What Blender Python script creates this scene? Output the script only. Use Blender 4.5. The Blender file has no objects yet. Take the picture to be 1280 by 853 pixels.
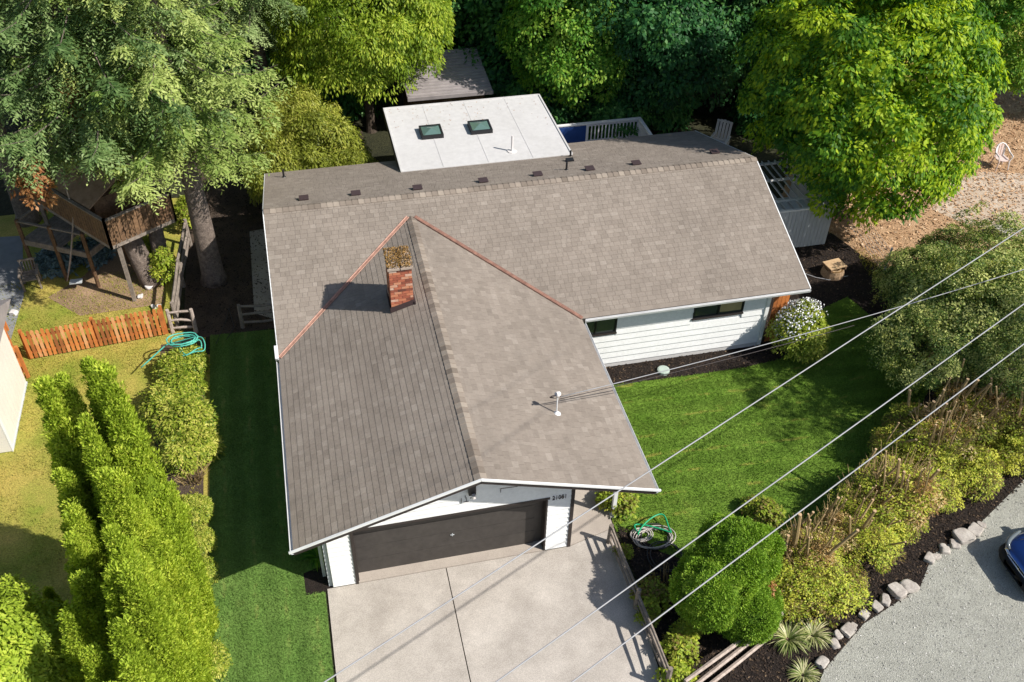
import bpy, bmesh, math, random
import numpy as np
from mathutils import Vector, Matrix
random.seed(7); rng = np.random.default_rng(7)
scene = bpy.context.scene
PI = math.pi

# ------------------------------------------------------------------ camera
CAMV = [1.48466, -14.54371, 21.25465, -0.24062, 0.71806, 0.02469, 1228.81993]
cx, cy, cz, yaw, pitch, roll, FPX = CAMV
_f = Vector((-math.sin(yaw)*math.cos(pitch), math.cos(yaw)*math.cos(pitch), -math.sin(pitch)))
_r0 = Vector((math.cos(yaw), math.sin(yaw), 0)); _u0 = _r0.cross(_f)
_r = _r0*math.cos(roll) + _u0*math.sin(roll); _u = -_r0*math.sin(roll) + _u0*math.cos(roll)
cam_data = bpy.data.cameras.new('camera'); cam = bpy.data.objects.new('camera', cam_data)
scene.collection.objects.link(cam)
cam.matrix_world = Matrix(((_r.x,_u.x,-_f.x,cx),(_r.y,_u.y,-_f.y,cy),(_r.z,_u.z,-_f.z,cz),(0,0,0,1)))
cam_data.sensor_width = 36; cam_data.lens = 36*FPX/1280
cam_data.clip_end = 2000; cam_data.clip_start = 0.1
scene.camera = cam

# ------------------------------------------------------------------ light
SUN = Vector((.887, -.615, 1.0)).normalized()
world = bpy.data.worlds.new('World'); scene.world = world; world.use_nodes = True
wn = world.node_tree; bg = wn.nodes['Background']
sky = wn.nodes.new('ShaderNodeTexSky'); sky.sky_type = 'NISHITA'; sky.sun_disc = False
sky.sun_elevation = math.asin(SUN.z); sky.sun_rotation = math.atan2(SUN.x, SUN.y)
wn.links.new(sky.outputs[0], bg.inputs[0]); bg.inputs[1].default_value = 0.09
sl = bpy.data.lights.new('sun', 'SUN'); sl.energy = 4.75; sl.angle = math.radians(0.5); sl.color = (1, .955, .88)
so = bpy.data.objects.new('sun', sl); scene.collection.objects.link(so)
so.rotation_euler = SUN.to_track_quat('Z', 'Y').to_euler(); so.location = (20, -15, 40)
vs = scene.view_settings; vs.view_transform = 'Standard'; vs.look = 'None'; vs.gamma = 1; vs.exposure = 0.45
scene.cycles.max_bounces = 6; scene.cycles.transparent_max_bounces = 8

# ------------------------------------------------------------------ survey helpers (where things stand on the ground / at a height)
def _ray(px, py): return _f + _r*((px-640)/FPX) - _u*((py-426.5)/FPX)
def at(px, py, z=0.0):
    d = _ray(px, py); t = (z-cz)/d.z; return Vector((cx+d.x*t, cy+d.y*t, z))
def at_y(px, py, y):
    d = _ray(px, py); t = (y-cy)/d.y; return Vector((cx+d.x*t, y, cz+d.z*t))
def at_plane(px, py, P, N):
    d = _ray(px, py); o = Vector((cx,cy,cz)); t = (Vector(P)-o).dot(N)/d.dot(N); return o+d*t

# ------------------------------------------------------------------ materials
def nt(name):
    m = bpy.data.materials.new(name); m.use_nodes = True
    return m, m.node_tree, m.node_tree.nodes['Principled BSDF']
def _ramp(t, fac, c0, c1, p0=.3, p1=.7):
    r = t.nodes.new('ShaderNodeValToRGB'); r.color_ramp.elements[0].position = p0; r.color_ramp.elements[1].position = p1
    r.color_ramp.elements[0].color = (*c0, 1); r.color_ramp.elements[1].color = (*c1, 1)
    t.links.new(fac, r.inputs[0]); return r
def _noise(t, scale, detail=6, rough=.6, vec=None):
    n = t.nodes.new('ShaderNodeTexNoise'); n.inputs['Scale'].default_value = scale
    n.inputs['Detail'].default_value = detail; n.inputs['Roughness'].default_value = rough
    if vec is None:
        g = t.nodes.new('ShaderNodeNewGeometry'); vec = g.outputs['Position']
    t.links.new(vec, n.inputs['Vector']); return n
def _mix(t, fac, a, b, mode='MIX'):
    m = t.nodes.new('ShaderNodeMix'); m.data_type = 'RGBA'; m.blend_type = mode
    for s, v in ((m.inputs[0], fac), (m.inputs[6], a), (m.inputs[7], b)):
        if isinstance(v, (int, float)): s.default_value = v
        elif isinstance(v, tuple): s.default_value = (*v, 1)
        else: t.links.new(v, s)
    return m.outputs[2]
def _bump(t, b, height, strength, dist):
    n = t.nodes.new('ShaderNodeBump'); n.inputs['Strength'].default_value = strength; n.inputs['Distance'].default_value = dist
    t.links.new(height, n.inputs['Height']); t.links.new(n.outputs[0], b.inputs['Normal'])
def mat(name, c0, c1=None, scale=3, rough=.8, bump=0, bscale=40, bdist=.02, metal=0, fine=None, spec=.3):
    """two-tone noise colour, optional fine speckle and bump"""
    m, t, b = nt(name); c1 = c1 or tuple(x*.8 for x in c0)
    n = _noise(t, scale); col = _ramp(t, n.outputs['Fac'], c0, c1).outputs[0]
    if fine:
        n2 = _noise(t, fine[0], 3, .7); r2 = _ramp(t, n2.outputs['Fac'], (1-fine[1],)*3, (1+fine[1],)*3, .35, .65)
        col = _mix(t, 1.0, col, r2.outputs[0], 'MULTIPLY')
    t.links.new(col, b.inputs['Base Color'])
    b.inputs['Roughness'].default_value = rough; b.inputs['Metallic'].default_value = metal
    b.inputs['Specular IOR Level'].default_value = spec
    if bump:
        nb = _noise(t, bscale, 5, .7); _bump(t, b, nb.outputs['Fac'], bump, bdist)
    return m
def tone_mat(name, stops, rough=.85, bump=0, bscale=60, trans=0, spec=.25, noise=(.6, .25), bdist=.01):
    """colour by each face's 'tone', shifted a little by a broad noise"""
    m, t, b = nt(name)
    a = t.nodes.new('ShaderNodeAttribute'); a.attribute_name = 'tone'
    n = _noise(t, noise[0], 3)
    ma = t.nodes.new('ShaderNodeMath'); ma.operation = 'MULTIPLY_ADD'; ma.inputs[1].default_value = noise[1]*2
    t.links.new(n.outputs['Fac'], ma.inputs[0])
    sb = t.nodes.new('ShaderNodeMath'); sb.operation = 'SUBTRACT'; sb.inputs[1].default_value = noise[1]
    oi = t.nodes.new('ShaderNodeObjectInfo'); om = t.nodes.new('ShaderNodeMath'); om.operation = 'MULTIPLY_ADD'; om.inputs[1].default_value = .26 if trans else .0; om.inputs[2].default_value = -.13 if trans else 0
    t.links.new(oi.outputs['Random'], om.inputs[0]); oa = t.nodes.new('ShaderNodeMath'); oa.operation = 'ADD'
    t.links.new(a.outputs['Fac'], oa.inputs[0]); t.links.new(om.outputs[0], oa.inputs[1]); t.links.new(oa.outputs[0], sb.inputs[0]); t.links.new(sb.outputs[0], ma.inputs[2])
    r = t.nodes.new('ShaderNodeValToRGB'); els = r.color_ramp.elements
    while len(els) < len(stops): els.new(.5)
    for i, (p, c) in enumerate(stops): els[i].position = p; els[i].color = (*c, 1)
    t.links.new(ma.outputs[0], r.inputs[0]); t.links.new(r.outputs[0], b.inputs['Base Color'])
    b.inputs['Roughness'].default_value = rough; b.inputs['Specular IOR Level'].default_value = spec
    if bump:
        nb = _noise(t, bscale, 4, .7); _bump(t, b, nb.outputs['Fac'], bump, bdist)
    if trans:
        out = t.nodes['Material Output']; tr = t.nodes.new('ShaderNodeBsdfTranslucent')
        br = t.nodes.new('ShaderNodeMix'); br.data_type = 'RGBA'; br.blend_type = 'MULTIPLY'; br.inputs[0].default_value = 1
        t.links.new(r.outputs[0], br.inputs[6]); br.inputs[7].default_value = (1.35, 1.3, .5, 1)
        t.links.new(br.outputs[2], tr.inputs['Color'])
        mx = t.nodes.new('ShaderNodeMixShader'); mx.inputs[0].default_value = trans
        t.links.new(b.outputs[0], mx.inputs[1]); t.links.new(tr.outputs[0], mx.inputs[2]); t.links.new(mx.outputs[0], out.inputs['Surface'])
    return m
def weather(m, scale, lo, hi, stretch=(1,1,1)):
    t = m.node_tree; b = t.nodes['Principled BSDF']; src = b.inputs['Base Color'].links[0].from_socket
    g = t.nodes.new('ShaderNodeNewGeometry'); mp = t.nodes.new('ShaderNodeMapping'); mp.inputs['Scale'].default_value = stretch; t.links.new(g.outputs['Position'], mp.inputs['Vector'])
    n = _noise(t, scale, 6, .65, mp.outputs[0]); r = _ramp(t, n.outputs['Fac'], (lo,)*3, (hi,)*3, .3, .7)
    t.links.new(_mix(t, 1.0, src, r.outputs[0], 'MULTIPLY'), b.inputs['Base Color'])
def leafm(name, dark, mid, light, trans=.32, rough=.5, noise=(.6, .25)):
    return tone_mat(name, [(.05, dark), (.5, mid), (.95, light)], rough=rough, trans=trans, noise=noise, spec=.22)
def lawn_mat(name, c0, c1, seam, rot, tone=False, scale=1.2, seamamt=.5, bands='Y'):
    m, t, b = nt(name)
    g = t.nodes.new('ShaderNodeNewGeometry')
    mp = t.nodes.new('ShaderNodeMapping'); mp.inputs['Rotation'].default_value = (0, 0, rot)
    t.links.new(g.outputs['Position'], mp.inputs['Vector'])
    n = _noise(t, scale, 8, .65); col = _ramp(t, n.outputs['Fac'], c0, c1, .32, .68).outputs[0]
    n3 = _noise(t, 22, 5, .75); r3 = _ramp(t, n3.outputs['Fac'], (.60,)*3, (1.38,)*3, .35, .68)
    col = _mix(t, 1.0, col, r3.outputs[0], 'MULTIPLY')
    nd = _noise(t, 2.2, 4); va = t.nodes.new('ShaderNodeMix'); va.data_type = 'VECTOR'; va.inputs[0].default_value = .18
    t.links.new(mp.outputs[0], va.inputs[4]); t.links.new(nd.outputs['Color'], va.inputs[5])
    wv = t.nodes.new('ShaderNodeTexWave'); wv.bands_direction = bands; wv.inputs['Scale'].default_value = .52; wv.inputs['Distortion'].default_value = .6
    t.links.new(va.outputs[1], wv.inputs['Vector']); rb = _ramp(t, wv.outputs['Fac'], (.92,)*3, (1.08,)*3, .25, .75)
    if seamamt: col = _mix(t, 1.0, col, rb.outputs[0], 'MULTIPLY')
    rs = _ramp(t, wv.outputs['Fac'], (0,0,0), (1,1,1), .93, .995)
    n2 = _noise(t, 1.4, 5, .7); r2 = _ramp(t, n2.outputs['Fac'], (0,0,0), (seamamt,)*3, .50, .68)
    mm = _mix(t, 1.0, rs.outputs[0], r2.outputs[0], 'MULTIPLY')
    n4 = _noise(t, .5, 6, .7); r4 = _ramp(t, n4.outputs['Fac'], (0,0,0), (.5,)*3, .60, .80); mm = _mix(t, 1.0, mm, r4.outputs[0], 'ADD')
    t.links.new(_mix(t, mm, col, seam), b.inputs['Base Color'])
    b.inputs['Roughness'].default_value = .75; b.inputs['Specular IOR Level'].default_value = .15
    nb = _noise(t, 70, 4, .8); _bump(t, b, nb.outputs['Fac'], .9, .04)
    return m

M = {}
M['shingle'] = tone_mat('shingle_granules', [(0,(.210,.177,.148)),(.35,(.240,.203,.170)),(.7,(.264,.225,.189)),(1,(.30,.259,.220))], rough=.95, bump=.8, bscale=45, bdist=.014, noise=(17,.5), spec=.1)
M['cap'] = tone_mat('ridge_cap_granules', [(0,(.18,.148,.12)),(.5,(.235,.195,.16)),(1,(.31,.262,.215))], rough=.95, bump=.5, bscale=160, spec=.1)
weather(M['shingle'], .55, .88, 1.10, (1,.5,1)); weather(M['shingle'], 2.6, .94, 1.06); weather(M['cap'], .8, .9, 1.08)
M['felt'] = mat('roof_underlay', (.06,.052,.045), rough=.95)
M['white'] = mat('white_paint', (.78,.78,.77), (.70,.70,.69), 2.5, .5, .15, 60, .003)
M['siding'] = mat('white_siding_paint', (.80,.80,.79), (.71,.71,.70), 1.3, .55, .2, 30, .004, fine=(9,.05))
M['gutter'] = mat('white_gutter', (.72,.72,.72), (.6,.6,.6), 2, .4)
M['brown'] = mat('dark_brown_trim', (.045,.035,.032), (.03,.024,.022), 4, .5)
M['door'] = mat('dark_brown_door', (.062,.055,.050), (.046,.041,.038), 2.2, .45, .15, 90, .002, fine=(6,.12))
M['copper'] = mat('copper_flashing', (.42,.235,.175), (.22,.12,.09), 7, .55, .3, 30, .006, metal=.1)
M['black'] = mat('black_metal', (.02,.02,.022), rough=.4)
M['ventbrown'] = mat('brown_vent_metal', (.06,.04,.04), rough=.45)
M['membrane'] = mat('pale_roof_membrane', (.575,.56,.55), (.53,.515,.50), .7, .65, .1, 15, .004, fine=(5,.05))
M['glass'], _t, _b = nt('window_glass'); _b.inputs['Base Color'].default_value = (.035,.045,.04,1); _b.inputs['Roughness'].default_value = .06; _b.inputs['Specular IOR Level'].default_value = .7
M['skyglass'], _t, _b = nt('skylight_glass'); _b.inputs['Base Color'].default_value = (.10,.17,.15,1); _b.inputs['Roughness'].default_value = .12; _b.inputs['Specular IOR Level'].default_value = .8
M['concrete'] = mat('driveway_concrete', (.52,.47,.42), (.37,.33,.29), .8, .9, .35, 120, .006, fine=(40,.2))
weather(M['concrete'], .35, .86, 1.06); weather(M['concrete'], 4, .93, 1.04)
M['path'] = mat('aggregate_path', (.44,.385,.33), (.35,.30,.26), 1.2, .9, .35, 120, .006, fine=(50,.14))
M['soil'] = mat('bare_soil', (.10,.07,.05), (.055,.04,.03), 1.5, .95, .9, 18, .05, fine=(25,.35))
M['mulch'] = mat('dark_bark_mulch', (.034,.024,.019), (.017,.012,.010), 4, .95, 1, 35, .06, fine=(55,.5))
M['mulchchip'] = tone_mat('bark_chips', [(0,(.012,.009,.008)),(.6,(.035,.024,.018)),(.93,(.07,.045,.03)),(1,(.22,.15,.09))], noise=(2,.05))
M['chipground'] = mat('reddish_wood_chips', (.52,.34,.20), (.36,.22,.12), 1.1, .95, .9, 22, .05, fine=(30,.35))
M['chip'] = tone_mat('scattered_wood_chips', [(0,(.22,.12,.06)),(.5,(.48,.29,.16)),(.85,(.58,.38,.22)),(1,(.66,.50,.34))], noise=(1,.2))
M['sand'] = mat('pale_sandy_ground', (.54,.45,.36), (.42,.32,.23), 1.4, .95, .7, 25, .03, fine=(28,.22))
M['dirt'] = mat('dry_dirt', (.36,.24,.15), (.22,.15,.085), 1.2, .95, .7, 25, .03, fine=(20,.25))
M['gravel'] = mat('grey_gravel', (.46,.455,.395), (.37,.365,.315), 2.2, .95, 1, 38, .05, fine=(42,.28))
weather(M['gravel'], .45, .86, 1.06, (1,2.2,1))
M['gravelstone'] = tone_mat('gravel_stones', [(0,(.20,.19,.17)),(.5,(.40,.39,.35)),(1,(.58,.56,.52))], noise=(2,.1))
M['lawn_right'] = lawn_mat('fresh_lawn', (.125,.235,.024), (.205,.33,.045), (.50,.44,.10), .06, seamamt=.8)
M['lawn_left'] = lawn_mat('fresh_lawn_side', (.125,.235,.045), (.19,.31,.070), (.44,.42,.13), 0, seamamt=.6, bands='X')
M['lawn_dry'] = lawn_mat('dry_lawn', (.22,.30,.032), (.56,.43,.11), (.50,.38,.13), .2, scale=.55, seamamt=0)
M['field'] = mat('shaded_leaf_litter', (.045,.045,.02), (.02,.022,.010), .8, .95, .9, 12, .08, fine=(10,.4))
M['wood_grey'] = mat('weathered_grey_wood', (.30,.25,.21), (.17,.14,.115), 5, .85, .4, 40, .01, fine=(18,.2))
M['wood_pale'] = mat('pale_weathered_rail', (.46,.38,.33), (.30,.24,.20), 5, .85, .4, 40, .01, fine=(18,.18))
M['wood_deck'] = mat('brown_old_boards', (.20,.115,.06), (.11,.065,.038), 3, .85, .4, 40, .01, fine=(14,.3))
M['wood_orange'] = tone_mat('orange_stained_cedar', [(0,(.28,.10,.035)),(.4,(.50,.17,.045)),(.7,(.60,.22,.06)),(1,(.64,.33,.15))], rough=.75, bump=.5, noise=(3,.55))
M['bark'] = mat('grey_brown_bark', (.30,.24,.20), (.13,.10,.085), 7, .95, 1, 22, .08, fine=(30,.3))
M['barkdark'] = mat('dark_bark', (.10,.075,.055), (.05,.038,.03), 7, .95, .8, 22, .05)
M['cutwood'] = mat('fresh_cut_wood', (.58,.41,.24), (.46,.30,.17), 8, .8)
M['twig'] = mat('bare_brown_twigs', (.42,.31,.15), (.26,.175,.08), 9, .9)
M['brick'] = tone_mat('red_chimney_brick', [(0,(.10,.045,.035)),(.25,(.33,.10,.06)),(.6,(.46,.15,.085)),(.85,(.52,.22,.12)),(1,(.60,.45,.36))], rough=.9, bump=.5, bscale=50, noise=(5,.12))
M['mortar'] = mat('mortar', (.42,.34,.28), rough=.95)
M['moss'] = mat('mossy_concrete_cap', (.26,.14,.05), (.12,.08,.03), 9, .95, 1, 28, .04, fine=(30,.4))
M['stone'] = mat('pale_boulder', (.50,.46,.41), (.30,.26,.23), 3, .9, .5, 25, .02, fine=(20,.15))
M['cream'] = mat('cream_siding', (.74,.70,.63), (.66,.62,.56), .8, .6)
M['wire'] = mat('pale_cable', (.36,.36,.37), rough=.55)
M['wiredark'] = mat('dark_cable', (.05,.04,.04), rough=.5)
M['greyblue'] = mat('pale_grey_paint', (.52,.55,.57), (.45,.48,.50), 2, .55, .15, 40, .003)
M['plastic'] = mat('white_plastic', (.74,.70,.68), rough=.4)
M['pinkplastic'] = mat('faded_pink_plastic', (.70,.55,.50), rough=.5)
M['metalroof'] = mat('ribbed_metal_roof', (.40,.36,.36), (.30,.27,.27), 3, .45, metal=.2)
M['hose_g'] = mat('green_hose', (.02,.36,.16), rough=.35)
M['hose_t'] = mat('turquoise_hose', (.10,.48,.38), rough=.35)
M['hose_k'] = mat('dark_hose', (.05,.05,.05), rough=.45)
M['hose_w'] = mat('pale_cord', (.5,.46,.42), rough=.5)
M['patio'] = mat('patio_slab', (.26,.27,.28), (.20,.20,.21), 2, .85)
M['deckfloor'] = mat('deck_boards_shade_blue', (.10,.14,.22), rough=.7)  # blue of the shade over the deck is put into the board colour
M['carpaint'], _t, _b = nt('blue_car_paint'); _b.inputs['Base Color'].default_value = (.006,.030,.15,1); _b.inputs['Roughness'].default_value = .22; _b.inputs['Coat Weight'].default_value = .8; _b.inputs['Metallic'].default_value = .35
M['chrome'], _t, _b = nt('bright_trim'); _b.inputs['Base Color'].default_value = (.8,.8,.8,1); _b.inputs['Metallic'].default_value = 1; _b.inputs['Roughness'].default_value = .15
M['lampglass'], _t, _b = nt('headlight_lens'); _b.inputs['Base Color'].default_value = (.12,.14,.15,1); _b.inputs['Roughness'].default_value = .08
M['rubber'] = mat('tyre_rubber', (.02,.02,.02), rough=.8)
M['sky_leaf'] = leafm('blue_grey_leaves', (.06,.10,.10), (.12,.19,.20), (.22,.32,.33), .15)
M['needle'] = leafm('spruce_needles', (.04,.09,.025), (.15,.235,.075), (.38,.47,.20), .24, noise=(.5,.22))
M['needle_bright'] = leafm('bright_spruce_needles', (.055,.11,.02), (.195,.285,.06), (.43,.50,.16), .26, noise=(.5,.22))
M['maple'] = leafm('maple_leaves', (.045,.14,.012), (.16,.32,.02), (.44,.56,.03), .45, noise=(.35,.4))
M['leaf_dark'] = leafm('dark_broad_leaves', (.014,.06,.02), (.040,.15,.04), (.13,.29,.065), .32)
M['leaf_mid'] = leafm('mid_green_leaves', (.05,.16,.018), (.12,.29,.028), (.32,.48,.06), .4)
M['leaf_lime'] = leafm('lime_green_leaves', (.11,.19,.014), (.27,.38,.03), (.52,.58,.08), .42)
M['bamboo'] = leafm('bamboo_leaves', (.12,.15,.018), (.28,.32,.04), (.48,.47,.10), .35)
M['arbor'] = leafm('arborvitae_sprays', (.17,.25,.02), (.37,.49,.045), (.62,.68,.10), .3, .6, noise=(1.2,.3))
M['dome'] = leafm('dwarf_conifer_sprays', (.09,.18,.015), (.20,.35,.03), (.38,.52,.07), .25, .6)
M['rhodo'] = leafm('rhododendron_leaves', (.09,.15,.012), (.27,.34,.03), (.54,.52,.11), .25, .5, noise=(1.5,.3))
M['hedge'] = leafm('clipped_hedge_leaves', (.18,.13,.04), (.26,.37,.03), (.56,.56,.08), .3, noise=(.9,.4))
M['privet'] = leafm('glossy_shrub_leaves', (.06,.11,.02), (.23,.31,.06), (.52,.54,.18), .28, .5)
M['petal'] = mat('white_petals', (.80,.80,.80), rough=.6)
M['tanleaf'] = leafm('dry_tan_foliage', (.26,.15,.05), (.48,.31,.11), (.62,.50,.24), .25)
M['brownleaf'] = leafm('dead_brown_needles', (.16,.06,.02), (.32,.14,.05), (.46,.25,.10), .2)
M['strap'] = leafm('striped_strap_leaves', (.10,.16,.03), (.30,.32,.12), (.58,.54,.32), .2, .4, noise=(2,.1))
M['blade_r'] = leafm('lawn_blades', (.04,.11,.013), (.085,.19,.022), (.15,.26,.04), .25, .55, noise=(1.2,.25))
M['blade_l'] = leafm('side_lawn_blades', (.045,.11,.018), (.080,.165,.032), (.13,.22,.05), .25, .55, noise=(1.2,.25))
M['blade_d'] = leafm('dry_lawn_blades', (.13,.17,.022), (.34,.30,.06), (.62,.47,.17), .25, .6, noise=(.55,.6))

# ------------------------------------------------------------------ object helpers
LINK = scene.collection.objects.link
def thing(name, label, cat, loc=(0,0,0), rotz=0, group=None):
    o = bpy.data.objects.new(name, None); LINK(o); o.empty_display_size = .2
    o.location = loc; o.rotation_euler = (0,0,rotz); o['label'] = label; o['category'] = cat
    if group: o['group'] = group
    return o
def tag(o, label, cat, group=None, kind=None):
    if label: o['label'] = label
    if cat: o['category'] = cat
    if group: o['group'] = group
    if kind: o['kind'] = kind
    return o
def link_mesh(name, me, parent=None, m=None):
    o = bpy.data.objects.new(name, me); LINK(o)
    if m and not me.materials: me.materials.append(m)
    if parent: o.parent = parent
    return o
class MB:
    def __init__(s): s.v = []; s.f = []; s.t = []; s.tone = .5
    def add(s, vs, fs):
        n = len(s.v); s.v += [tuple(v) for v in vs]; s.f += [tuple(i+n for i in f) for f in fs]; s.t += [s.tone]*len(fs); return s
    def box(s, lo, hi, rot=None, piv=None):
        x0,y0,z0 = lo; x1,y1,z1 = hi
        vs = [Vector(p) for p in ((x0,y0,z0),(x1,y0,z0),(x1,y1,z0),(x0,y1,z0),(x0,y0,z1),(x1,y0,z1),(x1,y1,z1),(x0,y1,z1))]
        if rot is not None:
            pv = Vector(piv) if piv is not None else Vector(((x0+x1)/2,(y0+y1)/2,(z0+z1)/2))
            vs = [rot @ (v-pv) + pv for v in vs]
        return s.add(vs, [(0,3,2,1),(4,5,6,7),(0,1,5,4),(1,2,6,5),(2,3,7,6),(3,0,4,7)])
    def bar(s, a, b, w, h, up=(0,0,1)):
        """rectangular bar a->b, width w (sideways), height h"""
        a = Vector(a); b = Vector(b); d = (b-a).normalized(); sd = d.cross(Vector(up))
        if sd.length < 1e-4: sd = Vector((1,0,0))
        sd.normalize(); u = sd.cross(d)
        vs = [p + sd*(w/2*i) + u*(h/2*j) for p in (a, b) for i, j in ((-1,-1),(1,-1),(1,1),(-1,1))]
        return s.add(vs, [(0,1,2,3),(7,6,5,4),(0,4,5,1),(1,5,6,2),(2,6,7,3),(3,7,4,0)])
    def tube(s, pts, rad, n=8, caps=True):
        pts = [Vector(p) for p in pts]; rad = rad if isinstance(rad, (list, tuple)) else [rad]*len(pts)
        vs = []; fs = []; prev = None
        for i, p in enumerate(pts):
            d = (pts[min(i+1, len(pts)-1)] - pts[max(i-1, 0)]).normalized()
            if prev is None: sd = d.orthogonal().normalized()
            else:
                sd = prev - d*prev.dot(d)
                sd = sd.normalized() if sd.length > 1e-5 else d.orthogonal().normalized()
            prev = sd; u = d.cross(sd)
            for k in range(n):
                a = 2*PI*k/n; vs.append(p + (sd*math.cos(a) + u*math.sin(a))*rad[i])
        for i in range(len(pts)-1):
            for k in range(n):
                k2 = (k+1) % n; fs.append((i*n+k, i*n+k2, (i+1)*n+k2, (i+1)*n+k))
        if caps: fs.append(tuple(range(n-1, -1, -1))); fs.append(tuple((len(pts)-1)*n+k for k in range(n)))
        return s.add(vs, fs)
    def prism(s, poly, z0, z1):
        n = len(poly); vs = [(p[0],p[1],z0) for p in poly] + [(p[0],p[1],z1) for p in poly]
        return s.add(vs, [tuple(range(n-1,-1,-1)), tuple(range(n, 2*n))] + [(i,(i+1)%n,n+(i+1)%n,n+i) for i in range(n)])
    def build(s, name, m, parent=None, world=True, smooth=False):
        off = Vector((0,0,0)); p = parent
        while p is not None: off += p.location; p = p.parent
        vs = [Vector(v)-off for v in s.v] if world else s.v
        me = bpy.data.meshes.new(name); me.from_pydata([tuple(v) for v in vs], [], s.f)
        a = me.attributes.new('tone', 'FLOAT', 'FACE'); a.data.foreach_set('value', s.t)
        if smooth: me.polygons.foreach_set('use_smooth', [True]*len(s.f))
        me.update(); return link_mesh(name, me, parent, m)
def sheet(name, poly, z, m, kind='structure'):
    s = MB(); s.add([(p[0],p[1],z) for p in poly], [tuple(range(len(poly)))]); o = s.build(name, m); o['kind'] = kind
    if o.data.polygons[0].normal.z < 0: o.data.flip_normals()
    return o
def PX(*pp): return [tuple(at(*p))[:2] for p in pp]
def rock_mb(c, rx, ry, rz, seed, sub=3):
    bm = bmesh.new(); bmesh.ops.create_icosphere(bm, subdivisions=sub, radius=1); r = random.Random(seed)
    ph = [r.uniform(0,6) for _ in range(6)]
    out = MB()
    for v in bm.verts:
        p = v.co; k = 1 + .16*math.sin(2.9*p.x+ph[0]+1.5*p.y) + .15*math.sin(3.7*p.y+ph[1]+p.z) + .12*math.sin(4.3*p.z+ph[2]) + .05*math.sin(9*p.x+ph[3])*math.sin(8*p.y+ph[4]) + r.uniform(-.025,.025)
        q = Vector((max(-.78,min(.72,p.x*k)), max(-.72,min(.8,p.y*k)), max(-.6,min(.55,p.z*k))))
        v.co = q
    rot = Matrix.Rotation(r.uniform(0,6), 3, 'Z')
    out.add([rot @ Vector((v.co.x*rx, v.co.y*ry, v.co.z*rz)) + Vector(c) for v in bm.verts], [tuple(v.index for v in f.verts) for f in bm.faces])
    bm.free(); return out

# ------------------------------------------------------------------ foliage (numpy)
def nrm(a): return a/np.maximum(np.linalg.norm(a, axis=1, keepdims=True), 1e-9)
class Leaves:
    def __init__(s): s.V = []; s.T = []; s.F = 0
    def add(s, P, D, N, L, W, tone, fold=.12):
        n = len(P); D = nrm(D); N = nrm(N - D*np.sum(N*D, axis=1, keepdims=True)); S = np.cross(D, N)
        L = np.broadcast_to(L, (n,))[:,None]; W = np.broadcast_to(W, (n,))[:,None]
        V = np.empty((n,4,3)); mid = P + D*L*.45 - N*L*fold
        V[:,0] = P; V[:,1] = mid + S*W/2; V[:,2] = P + D*L - N*L*fold*.5; V[:,3] = mid - S*W/2
        s.V.append(V.reshape(-1,3)); s.T.append(np.broadcast_to(tone, (n,)).astype(float))
    def quads(s, V, tone): s.V.append(V.reshape(-1,3)); s.T.append(np.broadcast_to(tone, (len(V)//4 if V.ndim==2 else len(V),)).astype(float))
    def mesh(s, name, m):
        V = np.concatenate(s.V); T = np.concatenate(s.T); n = len(V)//4
        me = bpy.data.meshes.new(name); me.vertices.add(len(V)); me.vertices.foreach_set('co', V.astype(np.float32).ravel())
        me.loops.add(4*n); me.loops.foreach_set('vertex_index', np.arange(4*n, dtype=np.int32))
        me.polygons.add(n); me.polygons.foreach_set('loop_start', np.arange(0, 4*n, 4, dtype=np.int32))
        me.update(calc_edges=True)
        a = me.attributes.new('tone', 'FLOAT', 'FACE'); a.data.foreach_set('value', T.astype(np.float32))
        me.materials.append(m); return me
def rdir(n):
    a = rng.normal(size=(n,3)); return nrm(a)
def lobes(k):
    return rdir(k), rng.uniform(.10,.26,k)
def broad_mesh(name, m, rx, ry, rz, nclump, per, leaf, cr=.55, low=-.35, droop=.5, aspect=.55, inner=.55, squash=.5, tonespread=.3, lob=1.0, seed=None):
    """crown of leaf clumps, centred on origin; clumps are small tilted umbrellas of leaves"""
    global rng
    if seed is not None: rng = np.random.default_rng(seed)
    L = Leaves(); R = np.array([rx,ry,rz]); d = rdir(nclump*2); d = d[d[:,2] > low][:nclump]; k = len(d)
    ld, la = lobes(9); amp = 1 + lob*(sum(la[i]*np.maximum(0, d@ld[i])**4 for i in range(9)) - .12)
    rad = (inner + (1-inner)*rng.random(k)**.45)*amp
    C = d*R*rad[:,None]; n = nrm(d/R); up = np.array([0,0,1.])
    N = nrm(n*.65 + up*.7 + rng.normal(size=(k,3))*.18)
    A = nrm(np.cross(N, rdir(k))); B = np.cross(N, A); crk = cr*rng.uniform(.6,1.3,k); ct = rng.normal(0,tonespread*.55,k)
    idx = np.repeat(np.arange(k), per); q = len(idx)
    r = np.sqrt(rng.random(q)); th = rng.random(q)*2*PI; a = r*np.cos(th); b = r*np.sin(th)
    P = C[idx] + (A[idx]*a[:,None] + B[idx]*b[:,None])*crk[idx][:,None] - N[idx]*(r**2*crk[idx]*squash)[:,None] + rng.normal(size=(q,3))*crk[idx][:,None]*.10
    D = A[idx]*np.cos(th)[:,None] + B[idx]*np.sin(th)[:,None] + np.array([0,0,-droop]) + rng.normal(size=(q,3))*.35
    NN = N[idx] + rng.normal(size=(q,3))*.35
    ln = leaf*rng.uniform(.65,1.3,q)
    L.add(P, D, NN, ln, ln*aspect, np.clip(.5 + ct[idx] + rng.normal(0,tonespread*.5,q) , 0, 1))
    return L.mesh(name, m)
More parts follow.
